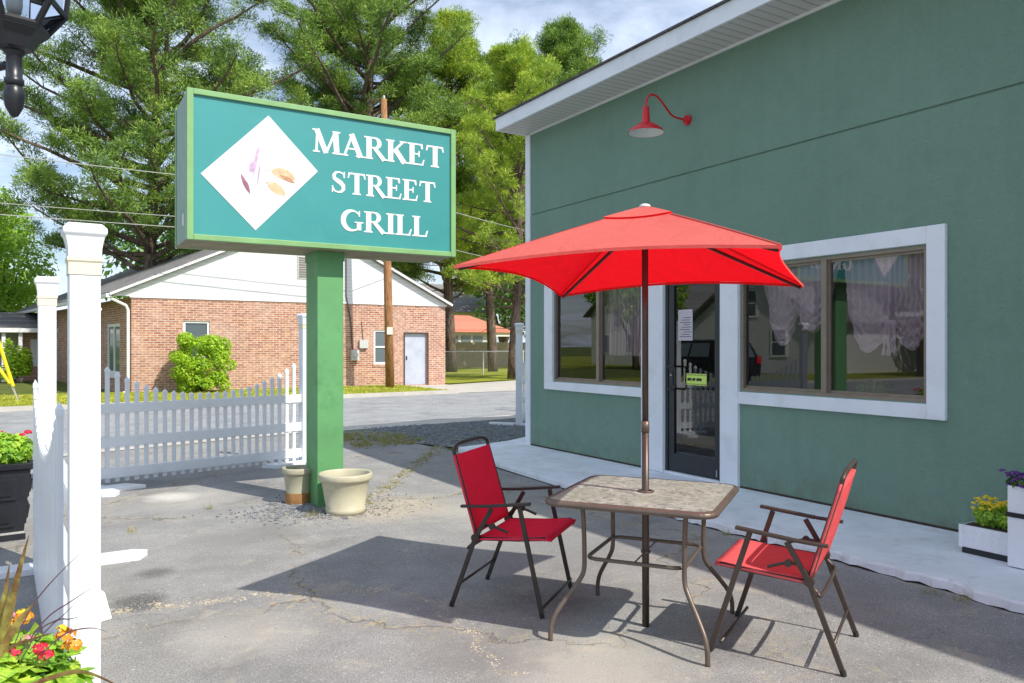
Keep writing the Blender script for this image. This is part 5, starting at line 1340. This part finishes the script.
def suv(loc, rz):
    t = thing('parked_car', 'black sport utility car parked on the street, mirrored in the glass door', 'car', loc, rz)
    prof = [(-2.25,.45),(-2.30,.85),(-2.22,1.05),(-1.98,1.62),(-1.75,1.72),(.20,1.74),(.55,1.66),(1.15,1.14),(2.05,1.02),(2.28,.86),(2.32,.45)]
    m = MB(); n = len(prof)
    rows = [(-.92,.0),(-.95,.0),(-.95,0),(.95,0),(.92,0)]
    def wy(z): return .93 if z < 1.08 else .93-.24*(z-1.08)/.66
    A_ = [(x, -wy(z), z) for x, z in prof]; B_ = [(x, wy(z), z) for x, z in prof]
    m.add(A_+B_, [tuple(range(n)), tuple(reversed(range(n,2*n)))]+[(i,n+i,n+(i+1)%n,(i+1)%n) for i in range(n)])
    m.build('body', M['carblack'], t, bevel=.05)
    m = MB()
    for s_ in (-1,1):
        for x0,x1,xa,xb in ((-1.85,-.75,-1.72,-.75),(-.66,.18,-.66,.12),(.26,.98,.26,.48)):
            q = [(x0,1.13),(x1,1.13),(xb,1.60),(xa,1.60)]
            p = [(x, s_*(wy(z)+.006), z) for x,z in q]; m.poly(p if s_ < 0 else p[::-1])
    m.poly([(-2.225,-.7,1.12),(-2.225,.7,1.12),(-2.04,.62,1.58),(-2.04,-.62,1.58)][::-1])
    m.build('side_glass', M['glass_far'], t)
    for x in (-1.42,1.42):
        for s_ in (-1,1):
            m = MB(); m.tube([(x,s_*.74,.36),(x,s_*.97,.36)], .36, 24); w_ = m.build('wheel', M['rubber'], t, bevel=.02)
            m = MB(); m.tube([(x,s_*.965,.36),(x,s_*.98,.36)], .22, 16); m.build('rim', M['steel'], w_)
    for s_ in (-1,1):
        m = MB(); m.box(-2.33,-2.27,s_*.80-.09,s_*.80+.09,.90,1.15); m.build('tail_light', M['red_enamel'], t)
        m = MB(); m.box(2.24,2.31,s_*.72-.16,s_*.72+.16,.74,.88); m.build('headlight', M['white_enamel'], t)
    m = MB(); m.box(-2.335,-2.30,-.25,.25,.62,.76); m.build('number_plate', M['white'], t)
suv((-8.2,20.6,0), R(98))

# ------------------------------------------------------------------ light, sky, camera
SUN = Vector((.36,-.86,1.0)).normalized()
elev = math.asin(SUN.z); rot = math.atan2(SUN.x, SUN.y)
ld = bpy.data.lights.new('sun', 'SUN'); ld.energy = 5.0; ld.angle = R(.53); ld.color = (1.0,.94,.84)
lo = bpy.data.objects.new('sun', ld); col.objects.link(lo); lo.rotation_euler = (-SUN).to_track_quat('-Z','Y').to_euler()
w = bpy.data.worlds.new('World'); scene.world = w; w.use_nodes = True
nt = w.node_tree; nt.nodes.clear()
def wn(t_, **p):
    n_ = nt.nodes.new('ShaderNode'+t_)
    for k_, v_ in p.items(): setattr(n_, k_, v_)
    return n_
sky = wn('TexSky', sky_type='NISHITA', sun_disc=False, sun_elevation=elev, sun_rotation=rot, altitude=50, air_density=1.0, dust_density=1.2, ozone_density=2.0)
tc = wn('TexCoord'); sep = wn('SeparateXYZ'); nt.links.new(tc.outputs['Generated'], sep.inputs[0])
ad = wn('Math', operation='ADD'); nt.links.new(sep.outputs[2], ad.inputs[0]); ad.inputs[1].default_value = .12
dx_ = wn('Math', operation='DIVIDE'); dy_ = wn('Math', operation='DIVIDE')
for d_, i in ((dx_,0),(dy_,1)): nt.links.new(sep.outputs[i], d_.inputs[0]); nt.links.new(ad.outputs[0], d_.inputs[1])
cb_ = wn('CombineXYZ'); nt.links.new(dx_.outputs[0], cb_.inputs[0]); nt.links.new(dy_.outputs[0], cb_.inputs[1])
no = wn('TexNoise'); no.inputs['Scale'].default_value = 1.3; no.inputs['Detail'].default_value = 9; no.inputs['Roughness'].default_value = .58; no.inputs['Distortion'].default_value = .5
nt.links.new(cb_.outputs[0], no.inputs['Vector'])
rp = wn('ValToRGB'); rp.color_ramp.elements[0].position = .40; rp.color_ramp.elements[0].color = (.10,.10,.10,1); rp.color_ramp.elements[1].position = .66; rp.color_ramp.elements[1].color = (.95,.95,.95,1)
nt.links.new(no.outputs[0], rp.inputs[0])
mx = wn('Mix', data_type='RGBA'); nt.links.new(rp.outputs[0], mx.inputs[0]); nt.links.new(sky.outputs[0], mx.inputs[6]); mx.inputs[7].default_value = (7.9,8.9,10.6,1)
bg = wn('Background'); bg.inputs[1].default_value = .145; nt.links.new(mx.outputs[2], bg.inputs[0])
ow = wn('OutputWorld'); nt.links.new(bg.outputs[0], ow.inputs[0])

cd = bpy.data.cameras.new('camera'); cam = bpy.data.objects.new('camera', cd); col.objects.link(cam)
cd.sensor_width = 36; cd.lens = 36*775/1024; cd.clip_end = 3000; cd.clip_start = .05
cd.shift_y = 4.5/1024
cam.location = (0,0,CAM_H); cam.rotation_euler = (R(90), 0, -math.atan2(CS, CC))
scene.camera = cam
scene.view_settings.view_transform = 'Standard'; scene.view_settings.look = 'None'; scene.view_settings.exposure = 0; scene.view_settings.gamma = 1
scene.cycles.transparent_max_bounces = 12; scene.cycles.max_bounces = 6
